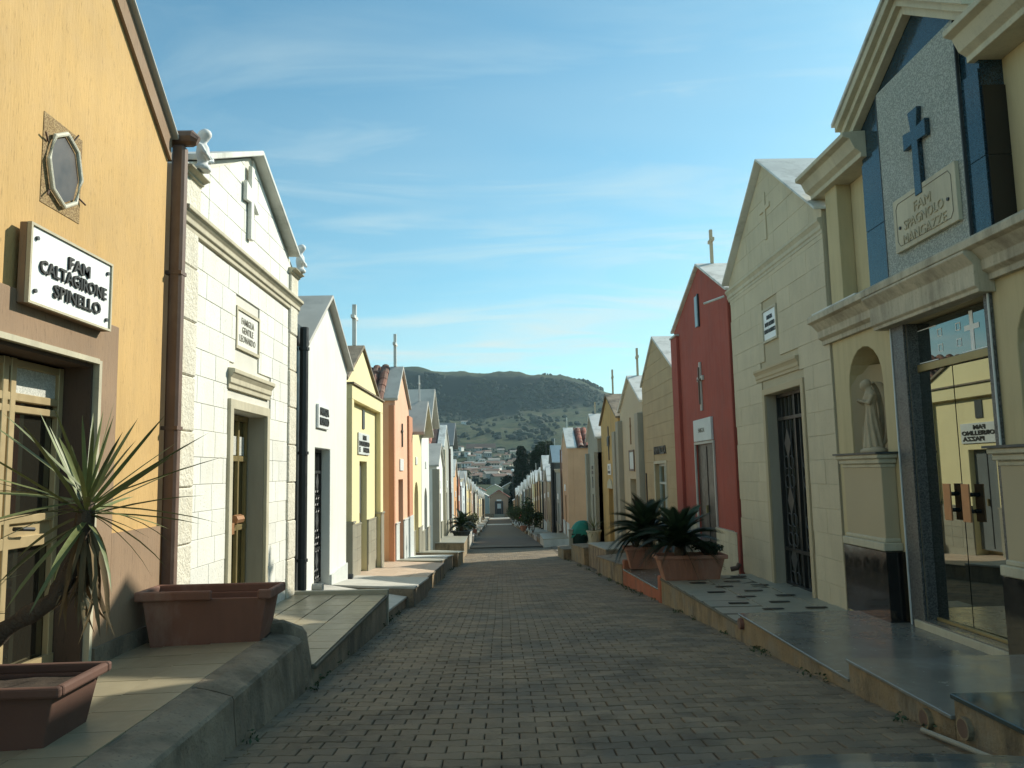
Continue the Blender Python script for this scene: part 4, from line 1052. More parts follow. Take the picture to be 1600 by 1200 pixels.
# ---- red tomb
t = Tomb(1, XR, 13.04, 17.22, -.60, 'dark red tomb with slot window and grey taupe door behind the cycads')
ze, yp, zp = 4.20, 14.88, 5.10
DA, DC, DZ = 14.35, 15.68, 1.66
t.wall(ze, yp, zp, m_red, hole=(DA, DC, DZ), D=3.3)
t.roof(ze, yp, zp, m_whiteslab, w0=-.7, w1=.07, th=.05, side=.05)
t.tiles(ze, yp, zp, m_tiledark, -3.3, -.71, pitch=.24, row=.32)
t.put('pilaster', t.mb().box(-.3, .07, 16.75, 17.3, -1.4, 4.05), m_red, bevel=.01); t.put('pilaster', t.mb().box(-.3, .05, 12.96, 13.2, -1.4, 4.0), m_red, bevel=.01)
t.put('pilaster_cap', t.mb().box(-.3, .09, 16.73, 17.32, 4.051, 4.09), m_greyslab)
t.door(DA, DC, DZ, 'plain', m=m_greydoor, rec=.03)
b = t.mb(); b.prism([(DA - .05, -.6), (DA, -.6), (DA, DZ), (DC, DZ), (DC, -.6), (DC + .05, -.6), (DC + .05, DZ + .05), (DA - .05, DZ + .05)], .0015, .035)
t.put('door_frame', b, m_greyslab, bevel=.004)
q = t.plaque(14.36, 15.66, 1.72, 2.14, m_bluest, .05); t.text(q, ['FAMIGLIA'], .12, 14.8, 15.3, 1.85, 2.0, m_lettergr, .05, .002, .001, 1, .9)
t.cross(15.05, 2.30, 3.24, .0015, m_greyslab, .035, .42, bw=.09, armz=.66); t.cross(15.05, 2.42, 3.14, .037, m_pipe, .03, .22, bw=.035, armz=.66)
t.put('slot_window', t.mb().box(-.02, .03, 15.02, 15.22, 3.95, 4.55), m_bluemetal)
t.put('slot_reveal', t.mb().box(.0015, .035, 14.95, 15.018, 3.93, 4.57), m_pipedk)
t.plinth(.14, m_trimst, p=.05, hole=(DA - .06, DC + .06), blocks=4)
t.put('waterspout', t.mb().tube([(.05, 13.1, 4.1), (.35, 13.3, 4.02)], .02, 6), m_whiteslab)
t.put('drainpipe_shoe', t.mb().tube([(.06, 12.97, -.35), (.1, 12.97, -.42), (.2, 13.0, -.44)], .04, 8), m_pipe)
t.cross(yp, zp + .04, zp + .72, -.3, m_beige, .055, .30, bw=.065)

# ---- tan tomb
t = Tomb(1, XR, 17.40, 21.35, -.80, 'tan stone tomb with steep speckled slab roof and pale aluminium door')
ze, yp, zp = 3.45, 19.55, 4.47
DA, DC, DZ = 18.6, 19.95, 1.33
t.wall(ze, yp, zp, m_tan, hole=(DA, DC, DZ))
t.roof(ze, yp, zp, m_whiteslab, w0=-.9, w1=.06, th=.06, side=.06); t.tiles(ze, yp, zp, m_tiledark, -3.3, -.91, pitch=.24, row=.32, far=True)
wl = t.wallobj
cladding(t, wl, (t.y0, t.y1, rake(t.y0, ze, yp, zp - .02, t.y1, ze)), 17, -.8, .31, m_tan, [(DA - .08, DC + .08, -2, DZ + .08)], .6, 1.1, p=.012, gap=.004)
t.surround(DA, DC, DZ, m_trimst, w=.07, p=.03)
t.door(DA, DC, DZ, 'glass', m=m_alu, rec=.1)
lettering(['FAM RIZZA'], .26, t.root, t.X, t.o, 19.2, 1.66, m_letter, .01, 1, .014, width=1.45, bold=.008)
t.put('thin_pole', t.mb().tube([(.12, 20.6, -.8), (.12, 20.6, 1.1)], .02, 6), m_iron)

# ---- beige tomb with grey pilasters
t = Tomb(1, XR, 21.5, 25.55, -.98, 'beige tomb with grey pilasters and thin wall cross beside the tan stone tomb')
ze, yp, zp = 3.05, 23.5, 3.95
DA, DC, DZ = 22.9, 23.95, .92
t.wall(ze, yp, zp, m_beige, hole=(DA, DC, DZ))
t.roof(ze, yp, zp, m_whiteslab, w0=-1.2, w1=.08, th=.07, side=.05); t.tiles(ze, yp, zp, m_tiledark, -3.3, -1.21, pitch=.26, row=.34, far=True)
for y in (21.42, 25.1): t.put('pilaster', t.mb().box(-.3, .16, y, y + .5, -1.7, 2.75), m_grey, bevel=.01)
t.door(DA, DC, DZ, 'plain', m=m_panelgr)
q = t.plaque(23.05, 23.8, 1.22, 1.72, m_bluest, .02, frame=.06, fm=m_pipe)
t.cross(23.5, 1.95, 2.75, .001, m_brownst, .03, .2, bw=.07)
t.cross(yp, zp + .05, zp + .9, -.3, m_beige, .06, .3, bw=.08)

# ---- ochre weathered tomb
t = Tomb(1, XR - .05, 25.7, 30.1, -1.35, 'weathered ochre tomb with dark filigree cross and stained roof slab')
ze, yp, zp = 2.9, 28.1, 3.85
DA, DC, DZ = 27.4, 28.5, .55
t.wall(ze, yp, zp, m_ochre2, hole=(DA, DC, DZ))
t.roof(ze, yp, zp, m_concrete, w0=-1.1, w1=.08, th=.07, side=.05); t.tiles(ze, yp, zp, m_tile, -3.3, -1.11, pitch=.26, row=.34, far=True)
for y in (25.6,): t.put('pilaster', t.mb().box(-.3, .16, y, y + .55, -1.9, 2.45), m_grey, bevel=.01)
t.door(DA, DC, DZ, 'glass', m=m_iron)
t.put('arched_lintel', t.mb().prism([(DA - .1, DZ + .01), (DC + .1, DZ + .01), (DC - .1, DZ + .25), ((DA + DC) / 2, DZ + .35), (DA + .1, DZ + .25)], .001, .04), m_trimst)
q = t.plaque(27.6, 28.35, 1.03, 1.42, m_signw, .03); t.put('portrait', t.mb().box(.031, .04, 27.9, 28.05, 1.22, 1.36).box(.031, .04, 27.7, 28.25, 1.08, 1.18), m_letter, q)
t.cross(28.0, 1.55, 2.75, .001, m_irongrey, .03, .5, bw=.07); t.put('cross_ornament', t.mb().box(.031, .05, 27.78, 28.22, 2.05, 2.35), m_irongrey)
t.cross(yp, zp + .06, zp + .95, -.25, m_beige, .06, .26, bw=.07)

# ---- grey tomb before the cross street
t = Tomb(1, XR - .2, 30.15, 33.4, -1.75, 'grey plastered tomb with white slab roof at the right corner of the cross street')
ze, yp, zp = 2.45, 32.0, 3.42
DA, DC, DZ = 31.4, 32.3, -.05 + .3
t.wall(ze, yp, zp, m_grey, hole=(DA, DC, DZ))
t.roof(ze, yp, zp, m_whiteslab, w1=.10, th=.08, side=.1)
for y in (30.15, 33.0): t.put('pilaster', t.mb().box(-.3, .14, y, y + .45, -2.3, 1.9), m_grey, bevel=.01)
t.door(DA, DC, DZ, 'plain', m=m_pipe)
t.put('name_letters', t.mb().box(.001, .02, 31.8, 32.2, 1.25, 1.38).box(.001, .02, 31.8, 32.2, 1.05, 1.18), m_letter)
t.cross(31.9, .5, .95, .001, m_irongrey, .03, .2)
t.cross(yp, zp + .08, zp + .55, -.2, m_beige, .05, .24)

# ================================================================== tombs beyond the cross street
pal0 = None; pal = dict(white=(.74, .75, .70), grey=(.34, .35, .31), bluegrey=(.40, .45, .45), orange=(.60, .34, .16), salmon=(.62, .38, .22), red=(.38, .15, .09),
           paleblue=(.55, .62, .64), cream=(.74, .68, .46), yellow=(.66, .55, .27), tan=(.44, .33, .20), brown=(.38, .27, .19), buff=(.52, .44, .30), dark=(.13, .14, .13), lgrey=(.55, .56, .50))
words_ = dict(white='white', grey='grey', bluegrey='blue grey', orange='orange', salmon='salmon', red='brick red', paleblue='pale blue', cream='cream', yellow='yellow', tan='tan', brown='brown', buff='buff', dark='dark grey', lgrey='light grey')
pm = {k: mat('far_plaster_' + k, v, .85, .09, 1.1, .1, 50, streak=.15) for k, v in pal.items()}
ORD = ['first', 'second', 'third', 'fourth', 'fifth', 'sixth', 'seventh', 'eighth', 'ninth', 'tenth', 'eleventh', 'twelfth', 'thirteenth', 'fourteenth', 'fifteenth', 'sixteenth', 'seventeenth', 'eighteenth', 'nineteenth', 'twentieth',
       'twenty-first', 'twenty-second', 'twenty-third', 'twenty-fourth', 'twenty-fifth', 'twenty-sixth', 'twenty-seventh', 'twenty-eighth', 'twenty-ninth', 'thirtieth', 'thirty-first', 'thirty-second', 'thirty-third']
def far_tomb(side, i, y0, wd, colr, H, roofk, X, doork='plain', floor=None, slabm=None, over=.1, crs=True, extra=None):
    y1 = y0 + wd; zb = floor if floor is not None else road((y0 + y1) / 2) + .38
    sd_ = 'left' if side < 0 else 'right'
    rk = {'slab': 'pale slab roof', 'tile': 'red tiled roof', 'dark': 'dark slab roof', 'flat': 'flat parapet', 'blue': 'blue metal roof edge', 'grey': 'grey slab roof'}[roofk]
    t = Tomb(side, X, y0, y1, zb, f'{words_[colr]} tomb with {rk}, {ORD[i]} beyond the cross street on the {sd_}')
    yp = (y0 + y1) / 2; ze = zb + H - wd * .28; zp = zb + H
    m = pm[colr]; dw = wd * .24; hole = (yp - dw / 2, yp + dw / 2, zb + min(2.2, H * .48))
    if roofk == 'flat':
        ze = zp - .02
    t.wall(ze, yp, zp, m, hole=hole, D=3.2)
    if roofk == 'slab': t.roof(ze, yp, zp, m_whiteslab, w1=.1 + over, th=.09, side=.1)
    elif roofk == 'grey': t.roof(ze, yp, zp, m_greyslab, w1=.1 + over, th=.09, side=.1)
    elif roofk == 'dark': t.roof(ze, yp, zp, m_panelgr, w1=.3, th=.08, side=.25)
    elif roofk == 'blue': t.roof(ze, yp, zp, m_bluemetal, w0=-.7, w1=.15, th=.08, side=.12); t.roof(ze, yp, zp, m_tile2, w0=-3.2, w1=-.71, th=.07, side=.08, name='tiled_roof')
    elif roofk == 'tile':
        sw = -.30 if side < 0 else -.5
        t.roof(ze, yp, zp, m_whiteslab, w0=sw, w1=.06, th=.09, side=.1)
        if y0 < 75: t.tiles(ze, yp, zp, m_tile2, -3.3, sw - .01, pitch=.34, row=.42, far=True)
        else: t.roof(ze, yp, zp, m_tile2, w0=-3.3, w1=sw - .01, th=.08, side=.1, name='tiled_roof')
    else: t.cornice(y0 - .03, y1 + .03, zp - .2, zp, .12, m_trimst)
    t.door(*hole, doork, m=R.choice([m_greydoor, m_pipe, m_panelgr, m_brassdk]), rec=.15)
    t.plinth(zb + .75, R.choice([m_paleslab, m_trimst, m_bluest]), hole=hole)
    t.plaque(yp - .35, yp + .35, hole[2] + .25, hole[2] + .6, m_signw, .04)
    if R.random() < .5: t.put('pilaster', t.mb().box(-.2, .1, y0 - .03, y0 + .35, zb - .7, ze - .15), R.choice([m, m_trimst, m_grey]), bevel=.01)
    if R.random() < .6: t.pipe(y1 + .07, zb, ze, R.choice([m_pipedk, m_pipe]), r=.05, brackets=2)
    if crs: t.cross(yp, zp + .06, zp + R.uniform(.5, .95), -.2, R.choice([m_whiteslab, m_irongrey, m_beige]), .045, .24)
    return t
XFL = lambda y: table([(34, -2.8), (45, -2.85), (123, -3.35), (160, -3.4)], y)
XFR = lambda y: table([(42, 3.7), (47, 3.5), (60, 3.3), (123, 2.85), (160, 2.6)], y)
left = [('white', 3.4, 4.25, 'grey', .4), ('grey', 3.9, 5.6, 'tile', 0), ('bluegrey', 4.4, 6.1, 'dark', 0), ('orange', 3.5, 4.7, 'slab', 0), ('red', 3.4, 4.2, 'tile', 0), ('paleblue', 3.7, 3.9, 'flat', 0), ('paleblue', 3.9, 4.6, 'grey', 0),
        ('cream', 3.7, 4.9, 'slab', 0), ('yellow', 3.6, 4.5, 'slab', 0), ('yellow', 3.9, 4.6, 'grey', 0), ('salmon', 3.7, 4.7, 'tile', 0), ('brown', 3.6, 4.5, 'slab', 0), ('lgrey', 3.8, 4.8, 'slab', 0), ('white', 3.5, 4.5, 'grey', 0), ('grey', 3.7, 4.8, 'slab', 0),
        ('lgrey', 3.9, 4.3, 'flat', 0), ('cream', 3.6, 4.8, 'slab', 0), ('tan', 3.7, 4.7, 'tile', 0), ('white', 3.8, 5.0, 'slab', 0), ('lgrey', 3.6, 4.5, 'grey', 0), ('yellow', 3.8, 4.9, 'slab', 0), ('buff', 3.7, 4.6, 'slab', 0), ('white', 3.8, 4.8, 'grey', 0),
        ('cream', 3.6, 4.9, 'slab', 0), ('salmon', 3.8, 4.6, 'tile', 0), ('lgrey', 3.7, 4.8, 'slab', 0), ('yellow', 3.7, 4.5, 'slab', 0), ('white', 3.6, 4.8, 'grey', 0), ('buff', 3.8, 4.7, 'slab', 0)]
y = 34.7
for i, (c, wd, H, rk, gp) in enumerate(left):
    if y + wd > 157: break
    X = XFL(y + wd / 2); fl = -1.75 if i == 0 else (-1.98 if i == 1 else None)
    if i == 2: fl = -2.1
    if i < 0:
        pass
    tt = far_tomb(-1, i, y, wd, c, H, rk, X, floor=fl, crs=(i > 1 and R.random() < .6), over=.0, doork='iron' if i == 2 else 'plain')
    z0 = (fl if fl is not None else road(y + wd / 2) + .38)
    ya, yb = y - (.15 if i == 0 else R.uniform(.0, .1)), y + wd
    ter = terrace(-1, ya, yb + .0, X - .1, table(EDGE_L, y + wd / 2) + R.uniform(-.12, .05), z0, z0 - .03, z0 - .0, z0 - .03, R.choice([m_paleslab, m_greyslab, m_concrete, m_tilebeige]), R.choice([m_concrete, m_concwarm, m_greyslab]))
    y += wd + R.choice([.1, .25, .5, .9])
right = [('salmon', 3.9, 5.9, 'tile', 0), ('grey', 3.6, 4.0, 'flat', 0), ('dark', 3.8, 5.7, 'blue', 0), ('tan', 3.6, 4.6, 'slab', 0), ('brown', 3.7, 5.6, 'slab', 0), ('buff', 3.6, 4.9, 'slab', 0), ('salmon', 3.7, 5.0, 'tile', 0), ('tan', 3.6, 5.1, 'slab', 0),
         ('yellow', 3.7, 5.2, 'slab', 0), ('cream', 3.6, 5.3, 'slab', 0), ('brown', 3.6, 5.0, 'grey', 0), ('cream', 3.8, 5.4, 'slab', 0), ('yellow', 3.6, 5.1, 'grey', 0), ('tan', 3.7, 5.3, 'slab', 0), ('lgrey', 3.6, 5.4, 'slab', 0), ('bluegrey', 3.7, 5.2, 'grey', 0),
         ('lgrey', 3.6, 5.4, 'slab', 0), ('white', 3.7, 5.5, 'slab', 0), ('red', 3.6, 5.1, 'tile', 0), ('cream', 3.8, 5.3, 'grey', 0), ('brown', 3.6, 5.0, 'slab', 0), ('lgrey', 3.7, 5.5, 'slab', 0), ('salmon', 3.7, 5.2, 'tile', 0), ('yellow', 3.6, 5.3, 'slab', 0),
         ('buff', 3.7, 5.2, 'slab', 0), ('red', 3.7, 5.0, 'grey', 0), ('orange', 3.8, 5.2, 'tile', 0), ('salmon', 3.7, 5.4, 'tile', 0)]
y = 42.6
for i, (c, wd, H, rk, gp) in enumerate(right):
    if y + wd > 157: break
    X = XFR(y + wd / 2); fl = -2.35 if i == 0 else None
    tt = far_tomb(1, i, y, wd, c, H, rk, X, floor=fl, crs=R.random() < .85)
    if i == 2: tt.pipe(y - .07, tt.zb, tt.zb + 4.6, m_pipedk, w=.15, r=.12, brackets=2)
    z0 = (fl if fl is not None else road(y + wd / 2) + .38)
    terrace(1, y, y + wd, X + .1, table(EDGE_R, y + wd / 2) + (R.uniform(-.05, .12) if i else 0), z0, z0 - .03, z0, z0 - .03, R.choice([m_paleslab, m_greyslab, m_concrete, m_tilebeige]), R.choice([m_concrete, m_concwarm, m_greyslab]))
    y += wd + R.choice([.1, .2, .3, .5])

# ---- chapel closing the street
cy = 165; cxm = -.55; zb = road(cy) + .55
ch = thing('chapel', 'small brown gabled chapel closing the far end of the street', 'chapel', (cxm, cy, zb))
hw, H1, H2 = 1.9, 3.4, 4.75
def gab(b, y0, y1, hw, z0, ze, zp, cx=cxm):
    p = [(cx - hw, z0), (cx - .55, z0), (cx - .55, z0 + 2.3), (cx + .55, z0 + 2.3), (cx + .55, z0), (cx + hw, z0), (cx + hw, ze), (cx, zp), (cx - hw, ze)]
    n = len(p); vs = [(x, y0, z) for x, z in p] + [(x, y1, z) for x, z in p]
    b.add(vs, [list(range(n))[::-1], list(range(n, 2 * n))] + [(i, (i + 1) % n, n + (i + 1) % n, n + i) for i in range(n)])
b = MB(); gab(b, cy, cy + .4, hw, zb, zb + H1, zb + H2); b.box(cxm - hw, cxm + hw, cy + .401, cy + 5, zb, zb + H1); b.build('wall', pm['brown'], ch)
rf = MB()
for sx in (-1, 1):
    rf.hexa([(cxm, cy - .4, zb + H2 + .02), (cxm + sx * (hw + .4), cy - .4, zb + H1 - .15), (cxm + sx * (hw + .4), cy + 5, zb + H1 - .15), (cxm, cy + 5, zb + H2 + .02),
             (cxm, cy - .4, zb + H2 + .2), (cxm + sx * (hw + .4), cy - .4, zb + H1 + .0), (cxm + sx * (hw + .4), cy + 5, zb + H1 + .0), (cxm, cy + 5, zb + H2 + .2)])
rf.build('roof', m_tile2, ch)
d = MB().box(cxm - .5, cxm + .5, cy + .12, cy + .2, zb, zb + 2.3).build('door', m_irongrey, ch); MB().box(cxm - .4, cxm + .4, cy + .1, cy + .118, zb + 1.1, zb + 2.1).build('pane', m_bluest, d, root=ch)
b = MB(); b.box(cxm - .85, cxm - .56, cy - .12, cy - .002, zb, zb + 2.32).box(cxm + .56, cxm + .85, cy - .12, cy - .002, zb, zb + 2.32).box(cxm - .85, cxm + .85, cy - .12, cy - .002, zb + 2.321, zb + 2.6)
b.build('door_surround', m_irongrey, ch)
MB().box(cxm - .5, cxm + .5, cy - .05, cy - .003, zb + 2.65, zb + 2.95).build('plaque', m_signw, ch)
for k in range(4):
    MB().box(cxm - 2.9, cxm + 2.9, cy - 2.4 + k * .5, cy - .003, zb - .7 + k * .16, zb - .7 + (k + 1) * .16 - .002).build('step', m_paleslab, ch)
for sx, lab in ((-1, 'left'), (1, 'right')):
    w_ = MB().box(cxm + sx * 1.1, cxm + sx * 4.0, cy - 3.0, cy - 2.7, zb - .9, zb + .25); o = w_.build('low_wall', m_concrete, loc=(cxm + sx * 2.5, cy - 3, zb - .9))
    tag(o, f'low grey wall on the {lab} of the steps up to the far chapel', 'low wall')
# tombs stepping up behind the chapel
for k, (x, yy, h, c) in enumerate([(-4.6, 172, 5.2, 'lgrey'), (4.3, 163, 4.6, 'salmon'), (-1.5, 181, 6.6, 'cream'), (2.2, 184, 7.0, 'buff'), (5.6, 186, 6.3, 'white'), (-5.4, 186, 6.0, 'white')]):
    z = -8.2; hw = 1.9
    r_ = thing('family_tomb', f'{words_[c]} gabled tomb, ' + ['just left of the far chapel', 'beside the right flank of the far chapel', 'above the left half of the chapel roof', 'above the right half of the chapel roof', 'farthest right behind the chapel', 'farthest left behind the chapel'][k], 'tomb', (x, yy, z))
    b = MB(); p = [(x - hw, z), (x + hw, z), (x + hw, z + h - 1), (x, z + h), (x - hw, z + h - 1)]
    b.add([(a, yy, q) for a, q in p] + [(a, yy + 3.5, q) for a, q in p], [[4, 3, 2, 1, 0], [5, 6, 7, 8, 9]] + [(i, (i + 1) % 5, 5 + (i + 1) % 5, 5 + i) for i in range(5)])
    b.build('wall', pm[c], r_)
    rf = MB()
    for sx in (-1, 1):
        a = [(x, z + h + .02), (x + sx * (hw + .2), z + h - 1.1)]
        rf.hexa([(a[0][0], yy - .2, a[0][1]), (a[1][0], yy - .2, a[1][1]), (a[1][0], yy + 3.6, a[1][1]), (a[0][0], yy + 3.6, a[0][1])] + [(a[0][0], yy - .2, a[0][1] + .12), (a[1][0], yy - .2, a[1][1] + .12), (a[1][0], yy + 3.6, a[1][1] + .12), (a[0][0], yy + 3.6, a[0][1] + .12)])
    rf.build('roof', R.choice([m_whiteslab, m_tile2]), r_)
    MB().box(x - .45, x + .45, yy - .03, yy - .003, z + .3, z + 2.4).build('door', m_irongrey, r_)
# ================================================================== planters and plants
def planter(label, cx, cy, z, lx, ly, h, m, rot=0., taper=.8, soil=True, ribs=True, broken=False, group=None):
    """rectangular tapered terracotta trough: lx along x, ly along y"""
    rt = thing('planter', label, 'planter', (cx, cy, z), group); rt.rotation_euler = (0, 0, rot)
    def ring(sx, sy, zz): return [(-sx, -sy, zz), (sx, -sy, zz), (sx, sy, zz), (-sx, sy, zz)]
    def loc(b, name, m_, par, bev=.008):
        me = b.mesh(name); me.materials.append(m_); o = bpy.data.objects.new(name, me); COL.objects.link(o); o.parent = par
        if bev: q = o.modifiers.new('bevel', 'BEVEL'); q.width = bev; q.segments = 2; q.limit_method = 'ANGLE'; q.angle_limit = .5
        return o
    X, Y = lx / 2, ly / 2; T = taper; wt = .025
    V = ring(X * T, Y * T, 0) + ring(X * .97, Y * .96, h * .86) + ring(X * .97 - wt, Y * .96 - wt, h * .86) + ring(X * T - wt, Y * T - wt, .03)
    F = [(3, 2, 1, 0)] + [(a + i, a + (i + 1) % 4, a + 4 + (i + 1) % 4, a + 4 + i) for a in (0, 4, 8) for i in range(4)] + [(12, 13, 14, 15)]
    body = loc(MB().add(V, F), 'body', m, rt)
    b = MB(); r1 = .03
    def rim(x0, x1, y0, y1): b.box(x0, x1, y0, y1, h * .84, h)
    if broken:
        rim(-X - r1, X * .12, -Y - r1, -Y + .01); rim(X * .84, X + r1, -Y - r1, -Y + .01)
    else: rim(-X - r1, X + r1, -Y - r1, -Y + .01)
    rim(-X - r1, X + r1, Y - .01, Y + r1); rim(-X - r1, -X + .01, -Y + .0105, Y - .0105); rim(X - .01, X + r1, -Y + .0105, Y - .0105)
    loc(b, 'rim', m, rt, .012)
    if ribs:
        n = max(3, int(lx / .09))
        for i in range(n):
            x = lerp(-X * T, X * T, (i + .5) / n) * 1.02
            for s in (-1, 1):
                y0, y1 = s * (Y * T + .0), s * (Y * .96 + .0)
                q = MB(); k = .96 / T; e = s * .009
                q.hexa([(x - .012, y0 - e, .02), (x + .012, y0 - e, .02), (x + .012, y0 + e, .02), (x - .012, y0 + e, .02), ((x - .012) * k, y1 - e, h * .83), ((x + .012) * k, y1 - e, h * .83), ((x + .012) * k, y1 + e, h * .83), ((x - .012) * k, y1 + e, h * .83)])
                loc(q, 'rib', m, rt, 0)
    if soil:
        n = 12; vs = []; fs = []
        for j in range(n + 1):
            for i in range(n + 1):
                a, c = (X * .95 - wt) * (2 * i / n - 1), (Y * .94 - wt) * (2 * j / n - 1); vs.append((a, c, h * (.78 if soil is True else soil) + .015 * noise.noise(Vector((a * 9, c * 9, 1)))))
        for j in range(n):
            for i in range(n): a = j * (n + 1) + i; fs.append((a, a + 1, a + n + 2, a + n + 1))
        loc(MB().add(vs, fs), 'soil', m_soil, rt, 0)
    return rt
PA = planter('empty terracotta trough with a broken front rim on the near left forecourt', -2.19, 6.10, -.035, .93, .36, .42, m_terra, rot=0.02, taper=.84, soil=.12, ribs=False, broken=True)
PB = planter('big terracotta trough holding the yucca at the lower left', -2.47, 3.90, -.012, .90, .46, .30, m_terradk, rot=.03, taper=.86, ribs=False, soil=.8)
PC = planter('ribbed terracotta trough with a cycad at the corner of the red tomb forecourt', 2.88, 12.35, -.49, 1.02, .46, .38, m_terra2, rot=-.03, taper=.80)
PD_ = planter('ribbed terracotta trough with the farther of the two big cycads', 3.0, 16.35, -.80, .98, .46, .44, m_terra2, rot=-.05, taper=.82)

def blade_mesh(name, L_, w_, bend, fold=.25, seg=5, m=None):
    vs = []; fs = []
    for i in range(seg + 1):
        t = i / seg; x = L_ * t * (1 - .12 * bend * t); z = -bend * L_ * t * t * .5
        ww = w_ * (.55 + 1.0 * math.sin(min(1, t * 2.2 + .25) * PI / 2) * (1 - t ** 2.2)) * (1 if t < 1 else .04) * .62
        vs += [(x, -ww, z + ww * fold), (x, 0, z), (x, ww, z + ww * fold)]
    for i in range(seg):
        a = i * 3; fs += [(a, a + 1, a + 4, a + 3), (a + 1, a + 2, a + 5, a + 4)]
    me = bpy.data.meshes.new(name); me.from_pydata(vs, [], fs)
    for p in me.polygons: p.use_smooth = True
    me.materials.append(m); return me
BL = [blade_mesh('leaf', .64, .0165, b_, m=m_leaf) for b_ in (.0, .08, .22, .5)]
DL = [blade_mesh('dead_leaf', .5, .016, b_, m=m_dead) for b_ in (.3, .7, 1.1)]
def yucca(label, base, bend_pts, head, scale=1., n=58, ndead=36, group=None, dead=True):
    rt = thing('yucca_plant', label, 'yucca', base, group)
    b = MB(); pts = [base] + bend_pts + [head]
    P = []; k = 16
    for i in range(k + 1):       # Catmull-ish smoothing by sampling a polyline
        t = i / k * (len(pts) - 1); j = min(int(t), len(pts) - 2); u = t - j; u2 = u * u * (3 - 2 * u) * .5 + u * .5
        P.append(Vector(pts[j]).lerp(Vector(pts[j + 1]), u2))
    b.tube(P, [.045 * scale * (1 + .15 * math.sin(i * 2.3)) for i in range(k + 1)], 10); b.build('trunk', m_bark, rt, smooth=True)
    rr = random.Random(hash(label) & 255 if False else len(label))
    for i in range(n):
        az = i * 2.39996 + rr.uniform(-.2, .2); f = i / n
        elv = lerp(1.45, -.55, f ** .8) + rr.uniform(-.12, .12)
        me = BL[min(3, int(f * 3.2 + rr.random() * .8))]
        s_ = scale * rr.uniform(.85, 1.12) * (.8 + .25 * math.sin(PI * f))
        o = bpy.data.objects.new('leaf', me); COL.objects.link(o); o.parent = rt
        o.location = Vector(head) - LOC[rt.name] + Vector((0, 0, rr.uniform(-.07, .05) * scale - .06 * f * scale)); o.rotation_euler = (rr.uniform(-.5, .5), -elv, az); o.scale = (s_, s_, s_)
    if dead:
        for i in range(ndead):
            az = i * 2.4 + rr.uniform(-.4, .4); me = DL[i % 3]; elv = rr.uniform(-1.5, -1.0)
            o = bpy.data.objects.new('dead_leaf', me); COL.objects.link(o); o.parent = rt; s_ = scale * rr.uniform(.6, 1.25)
            o.location = Vector(head) - LOC[rt.name] + Vector((.02 * math.cos(az), .02 * math.sin(az), -.08 * scale - rr.uniform(0, .16) * scale)); o.rotation_euler = (rr.uniform(-.6, .6), -elv, az); o.scale = (s_, s_, s_)
    return rt
hx, hy, hz = -2.08, 4.02, 1.10
yucca('spiky green yucca with a skirt of dry leaves leaning from the lower left trough', (-2.62, 4.02, .3), [(-2.46, 4.02, .48), (-2.22, 4.02, .62), (-2.10, 4.02, .85)], (hx, hy, hz), .95)
yucca('second smaller yucca cut by the left edge of the picture', (-2.68, 3.9, .3), [(-2.7, 3.8, .45)], (-2.62, 3.62, .66), .62, n=34, ndead=12)

def frond_mesh(L_, m, n=44, w_=.13, droop=.9, name='frond'):
    vs = []; fs = []
    def c(t): return (L_ * t * (1 - .18 * droop * t), 0, L_ * (.10 * math.sin(PI * t) - .42 * droop * t * t))
    for i in range(9):
        t = i / 8; x, y, z = c(t); r = .006 * (1.2 - t); vs += [(x, -r, z), (x, r, z), (x, 0, z + r)]
    for i in range(8):
        a = 3 * i
        for k in range(3): fs.append((a + k, a + (k + 1) % 3, a + 3 + (k + 1) % 3, a + 3 + k))
    for i in range(n):
        t = .12 + .88 * i / (n - 1); x, y, z = c(t); lw = w_ * math.sin(PI * min(1, .18 + t * .86)) ** .6
        for s in (-1, 1):
            a = len(vs); th = .0125 + .005 * math.sin(PI * t)
            vs += [(x - th, 0, z), (x + th, 0, z), (x + .045 + th * .3, s * lw, z + .35 * lw - .1 * lw), (x + .045, s * lw * 1.02, z + .25 * lw)]
            fs.append((a, a + 1, a + 2, a + 3))
    me = bpy.data.meshes.new(name); me.from_pydata(vs, [], fs); me.materials.append(m); return me
FM = [frond_mesh(.95, m_cycad, droop=d) for d in (.35, .8, 1.25)]
def cycad(label, base, scale=1., n=34, trunk=.2, group=None, upl=1.35, lo=-.05):
    rt = thing('cycad', label, 'cycad', base, group)
    b = MB(); b.lathe(base, [(.0, 0), (.09 * scale, 0), (.11 * scale, trunk * .5), (.08 * scale, trunk), (0, trunk + .02)], 10); b.build('trunk', m_bark, rt, smooth=True)
    rr = random.Random(len(label) * 7)
    for i in range(n):
        f = i / n; az = i * 2.39996 + rr.uniform(-.2, .2); elv = lerp(upl, lo, f ** .8) + rr.uniform(-.1, .1)
        o = bpy.data.objects.new('frond', FM[min(2, int(f * 2.6 + rr.random() * .5))]); COL.objects.link(o); o.parent = rt
        s_ = scale * rr.uniform(.8, 1.1); o.location = (0, 0, trunk); o.rotation_euler = (rr.uniform(-.3, .3), -elv, az); o.scale = (s_, s_, s_)
    return rt
